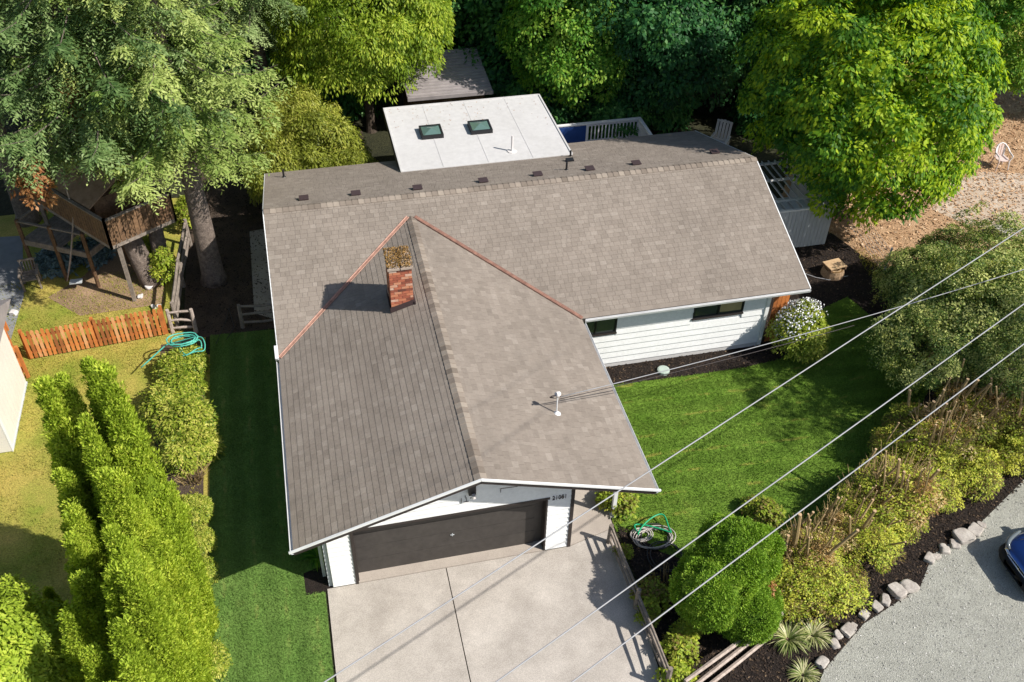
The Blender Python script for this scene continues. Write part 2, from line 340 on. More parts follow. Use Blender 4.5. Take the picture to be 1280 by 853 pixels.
def lump_mesh(name, m, prof, h, nl, per, leaf, lr, core=True, asp=.4, upd=.8, seed=0, sx=1, sy=1):
    """dense conifer-like surface: prof(t)->radius at height t*h, covered with lumps of short sprays"""
    L = Leaves(); t = rng.random(nl*3); w = np.array([prof(x) for x in t]); keep = rng.random(nl*3) < (w/w.max()*.85+.15); t = t[keep][:nl]; k = len(t)
    th = rng.random(k)*2*PI; R = np.array([prof(x) for x in t])*(1 + .10*np.sin(3*th+t*9) + .07*np.sin(7*th-t*14))
    O = np.stack([np.cos(th), np.sin(th), np.full(k,.25)+ (t>.8)*1.0], 1); O = nrm(O)
    C = np.stack([np.cos(th)*R*sx, np.sin(th)*R*sy, t*h], 1) - O*lr*.5
    C += rng.normal(size=(k,3))*lr*.25
    idx = np.repeat(np.arange(k), per); q = len(idx); d = rdir(q); d = nrm(d + O[idx]*.7)
    rr = lr*rng.uniform(.75,1.05,q)*np.repeat(rng.uniform(.7,1.25,k), per)
    P = C[idx] + d*rr[:,None]
    D = d*.7 + np.array([0,0,upd]) + rng.normal(size=(q,3))*.3
    ln = leaf*rng.uniform(.6,1.3,q); ct = rng.normal(0,.12,k)
    L.add(P - nrm(D)*ln[:,None]*.3, D, d + rng.normal(size=(q,3))*.3, ln, ln*asp, np.clip(.5+ct[idx]+rng.normal(0,.14,q),0,1), .05)
    if core:
        ns, nz = 14, 10; V = []
        for j in range(nz):
            for i in range(ns):
                for (jj, ii) in ((j,i),(j,i+1),(j+1,i+1),(j+1,i)):
                    tt = jj/nz; a = 2*PI*ii/ns; r_ = max(.02, prof(tt) - lr*.75)
                    V.append((math.cos(a)*r_*sx, math.sin(a)*r_*sy, max(.02, tt*h*.97)))
        L.quads(np.array(V), .12)  # core hull at the dark tone: shade inside the crown put into colour
    return L.mesh(name, m)
def dome_mesh(name, m, rx, rz, nl, per, leaf, lr, asp=.5):
    L = Leaves(); d = rdir(nl*2); d = d[d[:,2] > -.45][:nl]; k = len(d); ld, la = lobes(14); amp = .86 + sum(la[i]*.95*np.maximum(0, d@ld[i])**9 for i in range(14))
    C = d*np.array([rx,rx,rz])*(amp - lr*.5/rx)[:,None]; idx = np.repeat(np.arange(k), per); q = len(idx); u = nrm(rdir(q) + d[idx]*.8)
    P = C[idx] + u*(lr*rng.uniform(.8,1.05,q)*np.repeat(rng.uniform(.6,1.3,k), per))[:,None]; ln = leaf*rng.uniform(.6,1.3,q)
    L.add(P-u*.02, u*.8 + d[idx]*.3 + np.array([0,0,.2]) + rng.normal(size=(q,3))*.45, d[idx]*.8 + u*.5 + rng.normal(size=(q,3))*.35, ln, ln*asp, np.clip(.5+rng.normal(0,.12,k)[idx]+rng.normal(0,.14,q),0,1), .05)
    V = []; ns, nz = 16, 9
    for j in range(nz):
        for i in range(ns):
            for (jj, ii) in ((j,i),(j,i+1),(j+1,i+1),(j+1,i)):
                e = -.9 + (PI/2+.9)*jj/nz; a = 2*PI*ii/ns; f_ = .82; V.append((math.cos(a)*math.cos(e)*rx*f_, math.sin(a)*math.cos(e)*rx*f_, math.sin(e)*rz*f_))
    L.quads(np.array(V), .12); return L.mesh(name, m)  # inner hull painted dark, standing in for shade between the sprays
def conifer_meshes(name, m, H, R, z0, nb, seed, rate=1.0):
    g = np.random.default_rng(seed); L = Leaves(); wood = MB()
    for i in range(nb):
        u = (i+g.random())/nb; z = z0 + (H-z0)*(u**1.25); ln = (R*(1-(z-z0)/(H-z0))**.75*g.uniform(.75,1.15) + .35)*min(1, .55+(z-z0)/3.2)
        az = i*2.39996 + g.normal()*.25; o = np.array([math.cos(az), math.sin(az), 0]); side = np.array([-o[1], o[0], 0])
        ns = 9; s = np.linspace(0,1,ns); sag = g.uniform(.20,.40)
        path = np.stack([o[0]*ln*s, o[1]*ln*s, z + ln*(.10*s - sag*1.6*s**1.5 + .30*s**4)], 1)
        path[:,:2] += (side[:2]*ln*g.normal()*.06)*(s**2)[:,None]
        if z < 15: wood.tube([tuple(p-np.array([0,0,.05])) for p in path[::2]], [.03*(1-x*.9)*min(1.2,ln/3) for x in s[::2]], 4, False)
        nt_ = int((6 + ln*9)*rate)
        ss = np.concatenate([g.uniform(.12,1,nt_), g.uniform(.6,1,nt_//3)]); sg = np.where(g.random(len(ss))<.5,-1,1)
        base = np.stack([np.interp(ss, s, path[:,k]) for k in range(3)], 1)
        tl = (.25 + .42*ln*(1-ss)**.8*ss**.25)*g.uniform(.6,1.15,len(ss)); tl = np.minimum(tl, 1.5)
        td = nrm(o*.75 + side*sg[:,None]*g.uniform(.5,1.2,len(ss))[:,None] + np.array([0,0,-.45]) + g.normal(size=(len(ss),3))*.15)
        bt = g.normal(0,.12)
        for b0, l0, d0 in zip(base, tl, td):
            k = max(5, int(l0*24*rate)); x = (np.arange(k)+g.random(k))/k
            P = b0 + d0*(l0*x)[:,None] + np.array([0,0,-1.])*(l0*.6*x**2)[:,None]
            sd = np.cross(d0, [0,0,1.]); sd /= np.linalg.norm(sd)+1e-9; sgn = np.where(np.arange(k)%2, 1, -1)
            D = d0*.8 + sd*sgn[:,None]*.75 + g.normal(size=(k,3))*.22 + np.array([0,0,-.12])
            l1 = g.uniform(.12,.25,k)*(1-.3*x)
            N = np.array([0,0,1.]) + g.normal(size=(k,3))*.35
            L.add(P, D, N, l1, l1*.36, np.clip(.42 + bt + .22*x + .15*ss.mean() + g.normal(0,.13,k), 0, 1), .10)
    return L.mesh(name, m), wood
def in_poly(P, poly):
    x, y = P[:,0], P[:,1]; c = np.zeros(len(P), bool); n = len(poly)
    for i in range(n):
        x0,y0 = poly[i][:2]; x1,y1 = poly[(i+1)%n][:2]
        if y0 == y1: continue
        c ^= ((y0 > y) != (y1 > y)) & (x < (x1-x0)*(y-y0)/(y1-y0) + x0)
    return c
def scatter(poly, dens):
    p = np.array([q[:2] for q in poly]); lo = p.min(0); hi = p.max(0); n = int(np.prod(hi-lo)*dens)
    P = rng.random((n,2))*(hi-lo)+lo; return P[in_poly(P, poly)]
def grass(name, poly, dens, m, z, hgt=.06, w=.012, label=None, clump=0):
    P = scatter(poly, dens)
    if clump:
        keep = (np.sin(P[:,0]*1.7+1.1*np.sin(P[:,1]*1.3)) * np.sin(P[:,1]*1.9+P[:,0]*.8) + rng.normal(0,.35,len(P))) > -clump; P = P[keep]
    n = len(P); P3 = np.column_stack([P, np.full(n, z)]); D = np.column_stack([rng.normal(0,.55,(n,2)), np.ones(n)])
    L = Leaves(); h = hgt*rng.uniform(.5,1.3,n); L.add(P3, D, rdir(n), h, w*rng.uniform(.8,1.5,n), rng.random(n), .05)
    o = link_mesh(name, L.mesh(name, m)); return tag(o, label or 'short green lawn grass', 'grass', kind='stuff')
def chips(name, poly, dens, m, z, size, label, cat):
    P = scatter(poly, dens); n = len(P); L = Leaves(); a = rng.random(n)*2*PI
    D = np.column_stack([np.cos(a), np.sin(a), rng.normal(0,.25,n)]); s = size*rng.uniform(.4,1.4,n)
    L.add(np.column_stack([P, z+rng.random(n)*size*.25]), D, np.column_stack([rng.normal(0,.35,(n,2)), np.ones(n)]), s, s*rng.uniform(.25,.6,n), rng.random(n), .02)
    o = link_mesh(name, L.mesh(name, m)); return tag(o, label, cat, kind='stuff')
def copy_tree(o, parent=None):
    c = o.copy(); LINK(c); c.parent = parent
    for ch in list(o.children): copy_tree(ch, c)
    return c
# ================================================================== SETTING: ground
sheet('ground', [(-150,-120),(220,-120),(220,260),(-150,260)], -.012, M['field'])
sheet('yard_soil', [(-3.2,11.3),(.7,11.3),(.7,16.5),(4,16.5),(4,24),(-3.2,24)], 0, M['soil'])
pol_shadow_soil = [(-3.35,11.35),(.9,11.35),(.9,18),(-3.35,18)]
sheet('neighbour_lawn', [(-30,-20),(-2.5,-20),(-2.5,11.6),(-3.4,11.8),(-3.4,20),(-30,20)], -.004, M['lawn_dry'])
dry_patch = PX((100,395),(205,380),(208,300),(150,300),(105,345),(60,372))
sheet('dirt_patch', dry_patch, .004, M['dirt'])
side_lawn = [(-2.36,11.35),(.72,11.2),(.72,1.35),(.0,1.30),(.02,.70),(.5,.62),(.5,-12),(-2.36,-12)]
sheet('side_lawn', side_lawn, .004, M['lawn_left'])
bed_corner = [(.0,1.30),(.72,1.5),(.72,.62),(.02,.62)]
sheet('corner_bed', bed_corner, .008, M['mulch'])
sheet('lit_lawn_strip', [(-2.52,10.4),(-2.36,10.4),(-2.36,-12),(-2.52,-12)], .006, M['lawn_dry'])  # paler strip: sunlight beyond the eave shadow, put into the ground colour
sheet('shrub_bed', [(-3.9,11.2),(-2.52,11.2),(-2.52,-8),(-3.9,-8)], .002, M['soil'])
# driveway: two slabs with an open joint, a strip in front of the door
s = MB(); s.prism([(.56,.68),(3.60,.68),(3.62,-14),(.56,-14)], -.05, .03); o = s.build('driveway', M['concrete']); o['kind'] = 'structure'
s.__init__(); s.prism([(3.625,.68),(6.95,.68),(8.26,1.02),(8.00,-4.4),(7.9,-14),(3.645,-14)], -.05, .03); s.build('driveway_slab', M['concrete'], o)
s.__init__(); s.prism([(1.35,.70),(6.26,.70),(6.26,1.15),(1.35,1.15)], -.05, .034); s.build('door_apron', M['path'], o)
s.__init__(); s.prism([(6.90,1.04),(6.95,.70),(8.26,1.04),(8.30,3.1),(8.0,6.2),(6.90,6.2)], -.05, .038); o = s.build('entry_path', M['path']); o['kind'] = 'structure'
front_lawn = [(8.3,.9),(8.3,2.2),(8.75,2.2),(8.75,6.35),(9.88,6.39),(12.38,6.32),(14.28,6.31),(15.6,6.45),(16.9,7.2),(18.2,8.6),(19.3,9.0),(19.7,7.5),(19.8,5.2)]+PX((1160,490),(1130,550),(1060,615),(985,690),(900,720),(855,700),(825,690),(795,668))
sheet('front_lawn', front_lawn, .006, M['lawn_right'])
bed_house = [(8.75,7.3),(8.75,6.35),(9.88,6.39),(12.38,6.32),(14.28,6.31),(15.6,6.45),(16.9,7.2),(18.2,8.6),(19.3,9.0),(19.7,7.5),(20.6,7.5),(21.3,10),(20.6,12.6),(17.5,13.0),(16,11.5),(15.3,7.3)]
sheet('house_bed', bed_house, .010, M['mulch'])
bed_hedge = PX((770,655),(795,668),(825,690),(855,700),(900,720),(985,690),(1060,615),(1130,550),(1160,490),(1290,400),(1290,595),(1225,655),(1165,695),(1150,735),(1080,780),(1030,838),(990,880),(880,880),(835,870),(795,720))
sheet('street_bed', bed_hedge, .014, M['mulch'])
gravel_poly = PX((1000,853),(1030,838),(1080,780),(1150,735),(1165,695),(1225,655),(1280,600))
gravel_poly = [(10.9,-20),(11.2,-4.9)] + gravel_poly[1:] + [(24,2.6),(60,12),(60,-20)]
sheet('gravel_lot', gravel_poly, .018, M['gravel'])
chip_poly = [(20.6,12.6),(21.3,10.2),(23,9.6),(28,9.0),(40,8),(48,22),(30,24),(22,19),(19.5,15)]
sheet('wood_chip_ground', chip_poly, .004, M['chipground'])
sand_poly = PX((1165,262),(1180,232),(1225,215),(1300,218),(1300,305),(1245,288),(1205,280))
sheet('sandy_ground', sand_poly, .008, M['sand'])
sheet('dry_grass_field', [(28,17.5),(60,14),(70,40),(24,46),(22,26)], .002, M['lawn_dry'])
sheet('concrete_pad', PX((312,290),(336,285),(345,400),(318,392)), .012, M['path'])
sheet('patio', PX((-60,300),(28,295),(30,370),(0,470),(-60,480)), .004, M['patio'])
# loose cover
chips('bark_mulch_chips', bed_hedge, 650, M['mulchchip'], .02, .07, 'dark bark mulch chips covering the street bed under the hedge', 'mulch')
chips('bark_mulch_chips', bed_house, 500, M['mulchchip'], .016, .07, 'dark bark mulch chips in the bed along the house wall', 'mulch')
chips('wood_chips', chip_poly, 120, M['chip'], .012, .13, 'reddish wood chips strewn over the ground beyond the maple', 'wood chips')
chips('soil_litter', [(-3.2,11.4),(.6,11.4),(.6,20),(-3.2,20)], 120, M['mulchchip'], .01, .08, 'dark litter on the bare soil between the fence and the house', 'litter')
chips('gravel_stones', [p for p in gravel_poly if p[0] < 30 and p[1] > -12] + [(24,-8),(10.95,-8)], 260, M['gravelstone'], .02, .045, 'pale loose gravel stones on the parking lot', 'gravel')
grass('lawn_grass', front_lawn, 1500, M['lawn_right'], .006, label='freshly laid green lawn in front of the house')
grass('lawn_grass', [p for p in side_lawn if p[1] > -11] + [(.5,-5),(-2.36,-5)], 1300, M['lawn_left'], .004, label='dark green side lawn between the shrubs and the garage')
grass('dry_grass', [(-13,-3),(-2.6,-3),(-2.6,11),(-3.4,12),(-3.4,15.5),(-13,15.5)], 420, M['lawn_dry'], 0, .07, .016, 'yellowing dry grass of the neighbouring yard', .3)
grass('dry_grass', PX((1060,300),(1110,330),(1105,345),(1130,350),(1280,300),(1290,330),(1150,400),(1085,345)), 350, M['blade_d'], .02, .12, .02, 'straggly grass below the sandy ground at the right', .4)

# ================================================================== HOUSE
ZE, PM, PG = 2.65, .34495, .3293
YE, YR, YB, XR = 6.69, 11.66, 16.66, 16.15
XG, XGR = 4.40, 8.80
ZG = ZE + PG*XG; ZR = ZE + PM*(YR-YE); YV = YE + (ZG-ZE)/PM
house = thing('house', 'white sided house with brown shingle roof and attached garage', 'house')
def clip(poly, a, b, c):          # keep a*u + b*v + c >= 0
    out = []
    for i in range(len(poly)):
        p, q = poly[i], poly[(i+1)%len(poly)]; dp = a*p[0]+b*p[1]+c; dq = a*q[0]+b*q[1]+c
        if dp >= 0: out.append(p)
        if (dp >= 0) != (dq >= 0):
            t = dp/(dp-dq); out.append((p[0]+(q[0]-p[0])*t, p[1]+(q[1]-p[1])*t))
    return out
EXP = .162; TONES = 6; tabmesh = {}
def tab_mesh(w, ti):
    k = (round(w,2), ti)
    if k not in tabmesh:
        s = MB(); s.tone = (ti+.5)/TONES; g = .003
        s.add([(g,0,-.004),(w-g,0,-.004),(w-g,EXP+.01,-.004),(g,EXP+.01,-.004),(g,0,.013),(w-g,0,.013),(w-g,EXP+.01,.004),(g,EXP+.01,.004)],
              [(0,3,2,1),(4,5,6,7),(0,1,5,4),(1,2,6,5),(2,3,7,6),(3,0,4,7)])
        me = bpy.data.meshes.new('shingle'); me.from_pydata(s.v, [], s.f)
        me.attributes.new('tone','FLOAT','FACE').data.foreach_set('value', s.t); me.materials.append(M['shingle']); tabmesh[k] = me
    return tabmesh[k]
full_tabs = []; rest = MB(); rest_low = MB()
def shingle_plane(O, Ud, Vd, polys):
    O = Vector(O); Ud = Vector(Ud).normalized(); Vd = Vector(Vd).normalized(); N = Ud.cross(Vd)
    for poly in polys:
        us = [p[0] for p in poly]; v0 = 0; v1 = max(p[1] for p in poly); n = len(poly); k = 0
        edges = []
        for i in range(n):
            p, q = poly[i], poly[(i+1)%n]; a = -(q[1]-p[1]); b = q[0]-p[0]; l = math.hypot(a,b); edges.append((a/l, b/l, -(a*p[0]+b*p[1])/l))
        while k*EXP < v1:
            v = k*EXP; u = min(us) - random.uniform(0,.35); drift = random.gauss(0,.06)
            while u < max(us):
                w = random.choice((.14,.18,.22,.27)); ti = max(0, min(TONES-1, int((random.gauss(.5,.17)+drift*.6)*TONES)))
                sq = [(u,v),(u+w,v),(u+w,min(v+EXP+.01,v1)),(u,min(v+EXP+.01,v1))]
                full = all(a*p[0]+b*p[1]+c > .001 for a,b,c in edges for p in sq)
                if full and v+EXP+.01 < v1:
                    full_tabs.append((O+Ud*u+Vd*v, Ud, Vd, N, w, ti))
                else:
                    c_ = sq
                    for a,b,c in edges:
                        c_ = clip(c_, a, b, c)
                        if len(c_) < 3: break
                    if len(c_) >= 3: add_tab(rest, O, Ud, Vd, N, c_, v, ti)
                u += w
            k += 1
def add_tab(mb, O, Ud, Vd, N, pl, v, ti):
    mb.tone = (ti+.5)/TONES; n = len(pl); g = lambda q: .013 - .009*min(1, max(0,(q[1]-v)/EXP))
    top = [O+Ud*p[0]+Vd*p[1]+N*g(p) for p in pl]; bot = [O+Ud*p[0]+Vd*p[1]-N*.004 for p in pl]
    mb.add(bot+top, [tuple(range(n,2*n))] + [(i,(i+1)%n,n+(i+1)%n,n+i) for i in range(n)])
cm = math.sqrt(1+PM*PM); cg = math.sqrt(1+PG*PG)
vV = (YV-YE)*cm; vR = (YR-YE)*cm
shingle_plane((0,YE,ZE), (1,0,0), (0,1,PM), [[(0,0),(XG,vV),(XG,vR),(0,vR)], [(XG,vV),(XGR,0),(XR,0),(XR,vR),(XG,vR)]])
shingle_plane((XR,YB,ZE), (-1,0,0), (0,-1,PM), [[(0,0),(XR,0),(XR,(YB-YR)*cm),(0,(YB-YR)*cm)]])
shingle_plane((0,0,ZE), (0,-1,0), (1,0,PG), [[(-YE,0),(0,0),(0,XG*cg),(-YV,XG*cg)]])
shingle_plane((XGR,0,ZE), (0,1,0), (-1,0,PG), [[(0,0),(YE,0),(YV,XG*cg),(0,XG*cg)]])
camv = Vector((cx,cy,cz))
full_tabs.sort(key=lambda t: (t[0]-camv).length)
# deck slabs
rf = MB(); th = .14
def slab(pts, mb=None, d=th, lift=-.006):
    mb = mb or rf; n = len(pts); mb.add([(p[0],p[1],p[2]+lift) for p in pts]+[(p[0],p[1],p[2]+lift-d) for p in pts],
        [tuple(range(n)), tuple(range(2*n-1,n-1,-1))] + [(i,n+i,n+(i+1)%n,(i+1)%n) for i in range(n)])
zm = lambda y: ZE+PM*(y-YE); zb = lambda y: ZE+PM*(YB-y)
slab([(0,YE,ZE),(XG,YV,ZG),(XG,YR,ZR),(0,YR,ZR)]); slab([(XG,YV,ZG),(XGR,YE,ZE),(XR,YE,ZE),(XR,YR,ZR),(XG,YR,ZR)])
slab([(0,YR,ZR),(XR,YR,ZR),(XR,YB,ZE),(0,YB,ZE)])
slab([(0,0,ZE),(XG,0,ZG),(XG,YV,ZG),(0,YE,ZE)]); slab([(XG,0,ZG),(XGR,0,ZE),(XGR,YE,ZE),(XG,YV,ZG)])
roof = rf.build('roof', M['felt'], house)
for i, (p, ud, vd, nn, w, ti) in enumerate(full_tabs):
    if i < 300:
        o = link_mesh('shingle', tab_mesh(w, ti), roof)
        o.matrix_local = Matrix(((ud.x,vd.x,nn.x,p.x),(ud.y,vd.y,nn.y,p.y),(ud.z,vd.z,nn.z,p.z),(0,0,0,1)))
    else: add_tab(rest, p, ud, vd, nn, [(.003,0),(w-.003,0),(w-.003,EXP+.01),(.003,EXP+.01)], 0, ti)
o = rest.build('shingle_field', M['shingle'], roof); o['kind'] = 'stuff'
# ridge caps
def ridge_caps(a, b, n, s1, s2):
    a = Vector(a); b = Vector(b); d = (b-a)/n; hw = .15
    for i in range(n):
        s = MB(); s.tone = random.random(); p = a+d*i; q = p+d*1.12; s1v = Vector(s1)*hw; s2v = Vector(s2)*hw; up = Vector((0,0,.034)); lo = Vector((0,0,.020))
        s.add([p+s1v+up,p+up*1.25,p+s2v+up,q+s1v+lo,q+lo*1.3,q+s2v+lo,p+s1v,p+s2v,q+s1v,q+s2v],
              [(0,1,4,3),(1,2,5,4),(0,6,7,2,1),(3,4,5,9,8),(0,3,8,6),(2,7,9,5)])
        s.build('ridge_cap', M['cap'], roof)
ridge_caps((0,YR,ZR),(XR,YR,ZR),84,(0,-1,-PM),(0,1,-PM))
ridge_caps((XG,0,ZG),(XG,YV-.05,ZG),60,(-1,0,-PG),(1,0,-PG))
# copper valleys: two raised folds and a trough
def valley(a, b):
    a = Vector(a); b = Vector(b); d = (b-a).normalized(); sd = d.cross(Vector((0,0,1))).normalized(); s = MB()
    prof = [(-.062,.026),(-.048,.046),(-.030,.028),(-.006,.020),(0,.034),(.006,.020),(.030,.028),(.048,.046),(.062,.026)]
    for k in range(len(prof)-1):
        p, q = prof[k], prof[k+1]
        s.add([a+sd*p[0]+Vector((0,0,p[1])), b+sd*p[0]+Vector((0,0,p[1])), b+sd*q[0]+Vector((0,0,q[1])), a+sd*q[0]+Vector((0,0,q[1]))], [(0,1,2,3)])
        s.add([a+sd*p[0]+Vector((0,0,p[1])), b+sd*p[0]+Vector((0,0,p[1])), b+sd*p[0]+Vector((0,0,-.02)), a+sd*p[0]+Vector((0,0,-.02))], [(0,1,2,3)] if k == 0 else [])
    s.build('valley_flashing', M['copper'], house)
valley((.02,YE+.02,ZE+.02),(XG-.10,YV-.06,ZG+.0)); valley((XGR+.02,YE-.02,ZE+.02),(XG+.12,YV-.08,ZG+.0))
# fascia, rakes, gutters
def board(name, a, b, w, h, m, up=(0,0,1), parent=house):
    s = MB(); s.bar(a, b, w, h, up); return s.build(name, m, parent)
def gutter(a, b, out):
    a = Vector(a); b = Vector(b); o_ = Vector(out); s = MB(); z = Vector((0,0,1))
    prof = [(0,-.01),(0,-.10),(.055,-.10),(.085,-.01),(.076,-.008),(.048,-.088),(.010,-.088),(.010,-.01)]
    pa = [a+o_*p[0]+z*p[1] for p in prof]; pb = [b+o_*p[0]+z*p[1] for p in prof]; n = len(prof)
    s.add(pa+pb, [(i,(i+1)%n,n+(i+1)%n,n+i) for i in range(n)]+[tuple(range(n))[::-1],tuple(range(n,2*n))]); s.build('gutter', M['gutter'], house)
gutter((.002,-.02,ZE-.01),(.002,YE-.05,ZE-.01),(-1,0,0)); gutter((XGR-.002,-.02,ZE-.01),(XGR-.002,YE-.15,ZE-.01),(1,0,0))
gutter((XGR+.12,YE-.002,ZE-.01),(XR,YE-.002,ZE-.01),(0,-1,0))
board('rake_board',(0,-.012,ZE-.095),(XG,-.012,ZG-.095),.02,.10,M['brown']); board('rake_board',(XG,-.012,ZG-.095),(XGR,-.012,ZE-.095),.02,.10,M['brown'])  # dark strip below the white drip edge
board('rake_drip_edge',(-.1,-.045,ZE+.0),(XG,-.045,ZG+.018),.05,.05,M['white']); board('rake_drip_edge',(XG,-.045,ZG+.018),(XGR+.1,-.045,ZE+.0),.05,.05,M['white'])
board('rake_board',(XR+.012,YE,ZE-.075),(XR+.012,YR,ZR-.075),.02,.12,M['white']); board('rake_board',(XR+.012,YR,ZR-.075),(XR+.012,YB,ZE-.075),.02,.12,M['white'])
board('rake_drip_edge',(XR+.01,YE,ZE+.008),(XR+.01,YR,ZR+.008),.03,.015,M['white']); board('rake_drip_edge',(XR+.01,YR,ZR+.008),(XR+.01,YB,ZE+.008),.03,.015,M['white'])
board('rake_board',(-.015,YE+.02,ZE-.085),(-.015,YR,ZR-.085),.03,.17,M['white']); board('rake_board',(-.015,YR,ZR-.085),(-.015,YB,ZE-.085),.03,.17,M['white'])
board('kickout_flashing',(-.05,YE+.02,ZE-.02),(-.05,YE+.42,ZE+.12),.10,.13,M['gutter'])
# walls: core boxes
SH = 0
WY, MY, WL, WR, MX = .72, 7.24, .72, 6.87, 15.12
w_ = MB()
w_.box((WL+.03,WY+.03,0),(1.36,1.45,2.55)); w_.box((6.25,WY+.03,0),(WR-.03,1.45,2.55)); w_.box((1.37,WY+.03,2.13),(6.24,1.45,2.85))
w_.box((WL+.03,1.46,0),(WR-.03,MY,2.75)); w_.box((.52,MY+.03,0),(MX-.03,YB-.5,2.75))
def gable(mb, pts, d):          # wall prism from a polygon in a vertical plane
    n = len(pts); dv = Vector(d); mb.add([Vector(p) for p in pts]+[Vector(p)+dv for p in pts], [tuple(range(n)), tuple(range(2*n-1,n-1,-1))]+[(i,n+i,n+(i+1)%n,(i+1)%n) for i in range(n)])
gz = lambda x: ZE+PG*min(x, XGR-x)-.16
gable(w_, [(WL+.03,WY+.03,2.5),(WR-.03,WY+.03,2.5),(WR-.03,WY+.03,gz(WR)),(XG,WY+.03,gz(XG)),(WL+.03,WY+.03,gz(WL))], (0,.2,0))
mz = lambda y: ZE+PM*min(y-YE, YB-y)-.16
gable(w_, [(MX-.03,MY+.03,2.5),(MX-.03,YB-.5,2.5),(MX-.03,YB-.5,mz(YB-.5)),(MX-.03,YR,mz(YR)),(MX-.03,MY+.03,mz(MY))], (-.2,0,0))
gable(w_, [(.55,MY+.03,2.5),(.55,YB-.5,2.5),(.55,YB-.5,mz(YB-.5)),(.55,YR,mz(YR)),(.55,MY+.03,mz(MY))], (.2,0,0))
wall = w_.build('wall', M['siding'], house)
def siding_x(x0, x1, y, z, e, top, holes=()):
    """one course at height z on a wall facing -y"""
    segs = [(x0,x1)]
    for h0,h1,z0,z1 in holes:
        if z < z1-.01 and z+e > z0+.01:
            segs = [t for a,b in segs for t in ((a,min(b,h0)),(max(a,h1),b)) if t[1]-t[0] > .03 and (t[0] < h0 or t[1] > h1)]
    for a,b in segs:
        s = MB(); xs = [a + (b-a)*i/24 for i in range(25)] if top else [a,b]
        xs = [x for x in xs if (top is None or top(x) > z+.02)]
        if len(xs) < 2: continue
        if top: xs = sorted(set(xs + ([XG] if a < XG < b else [])))
        zt = [min(z+e, top(x) if top else 9) for x in xs]; n = len(xs)
        fr = [(x, y-.044, z) for x in xs]; tp = [(x, y-.006, t) for x,t in zip(xs,zt)]; bk = [(x, y+.028, z) for x in xs]; bt = [(x, y+.028, t) for x,t in zip(xs,zt)]
        fs = []
        for i in range(n-1): fs += [(i,i+1,n+i+1,n+i),(2*n+i,2*n+i+1,i+1,i),(n+i,n+i+1,3*n+i+1,3*n+i)]
        fs += [(0,n,3*n,2*n),(n-1,2*n+n-1,3*n+n-1,n+n-1)]
        s.add(fr+tp+bk+bt, fs); s.build('siding_board', M['siding'], wall)
e1 = .175
for k in range(22):
    z = .06+k*e1
    if z < gz(XG): siding_x(WL, WR, WY, z, e1, gz, [(1.35,6.26,-.1,2.12)])
def spotm(px,py): return at_y(px,py,MY-.03)
wa0 = spotm(729,402); wa1 = spotm(770,414); wb0 = spotm(868,385); wb1 = spotm(927,392)
W1 = (wa1.x-1.35, wa1.x, wa1.z-.03, 2.42); W2 = (wb0.x, wb1.x+.02, spotm(868,399).z+.02, 2.42)
e2 = .235
for k in range(11): siding_x(WR+.03, MX, MY, .2+k*e2, min(e2, 2.6-.2-k*e2), None, [(W1[0],W1[1],W1[2],W1[3]),(W2[0],W2[1],W2[2],W2[3])])
for k in range(17):                      # right gable wall courses
    z = .2+k*e2; ys = [MY+(YB-.5-MY)*i/20 for i in range(21)]; ys = [y for y in ys if mz(y) > z+.02]
    if len(ys) < 2: continue
    s = MB(); n = len(ys); zt = [min(z+e2, mz(y)) for y in ys]
    s.add([(MX+.03,y,z) for y in ys]+[(MX+.006,y,t) for y,t in zip(ys,zt)]+[(MX-.028,y,z) for y in ys], [(i,i+1,n+i+1,n+i) for i in range(n-1)]+[(2*n+i,2*n+i+1,i+1,i) for i in range(n-1)])
    s.build('siding_board', M['siding'], wall)
board('foundation',(WR,MY+.02,.1),(MX,MY+.02,.1),.06,.2,M['membrane'],parent=wall)
board('corner_board',(MX+.02,MY-.02,.1),(MX+.02,MY-.02,2.6),.12,.12,M['white'],(0,1,0))
board('corner_board',(WL-.06,WY+.10,.0),(WL-.06,WY+.10,2.6),.10,.12,M['greyblue'],(0,1,0))
board('downspout',(WL-.20,WY+.42,.0),(WL-.20,WY+.42,2.55),.08,.10,M['gutter'],(0,1,0))
board('corner_trim',(WR+.03,WY-.02,.0),(WR+.03,WY-.02,gz(WR)-.02),.09,.07,M['brown'],(0,1,0))
s = MB(); s.box((6.875,WY+.06,0),(6.92,YE+.4,2.62)); s.build('side_wall', M['greyblue'], house)
# windows
def window(x0,x1,z0,z1,y,panes=2,blind=None):
    f = MB(); t = .05
    f.box((x0,y-.05,z0),(x0+t,y+.02,z1)); f.box((x1-t,y-.05,z0),(x1,y+.02,z1)); f.box((x0+t,y-.05,z0),(x1-t,y+.02,z0+t)); f.box((x0+t,y-.05,z1-t),(x1-t,y+.02,z1))
    for k in range(1,panes): xm = x0+(x1-x0)*k/panes; f.box((xm-t/2,y-.047,z0+t),(xm+t/2,y+.02,z1-t))
    w = f.build('window', M['black'], house)
    for k in range(panes):
        a = x0+(x1-x0)*k/panes+.03; b = x0+(x1-x0)*(k+1)/panes-.03; s = MB(); s.box((a,y-.012,z0+.03),(b,y-.004,z1-.03)); s.build('pane', M['glass'], w)
    s = MB(); s.box((x0-.02,y-.07,z0-.05),(x1+.02,y-.02,z0-.003)); s.build('sill', M['brown'], w)
    return w
window(*W1, MY, 2); w2 = window(*W2, MY, 2)
s = MB(); xm = (W2[0]+W2[1])/2; s.add([(xm+.05,MY-.016,W2[2]+.12),(W2[1]-.07,MY-.016,W2[2]+.10),(W2[1]-.07,MY-.016,2.36),(xm+.05,MY-.016,2.36)], [(0,1,2,3)])
s.build('tan_pane_quad', mat('tan_pane_quad', (.36,.29,.15), rough=.7), w2)  # flat tan quad over the right pane
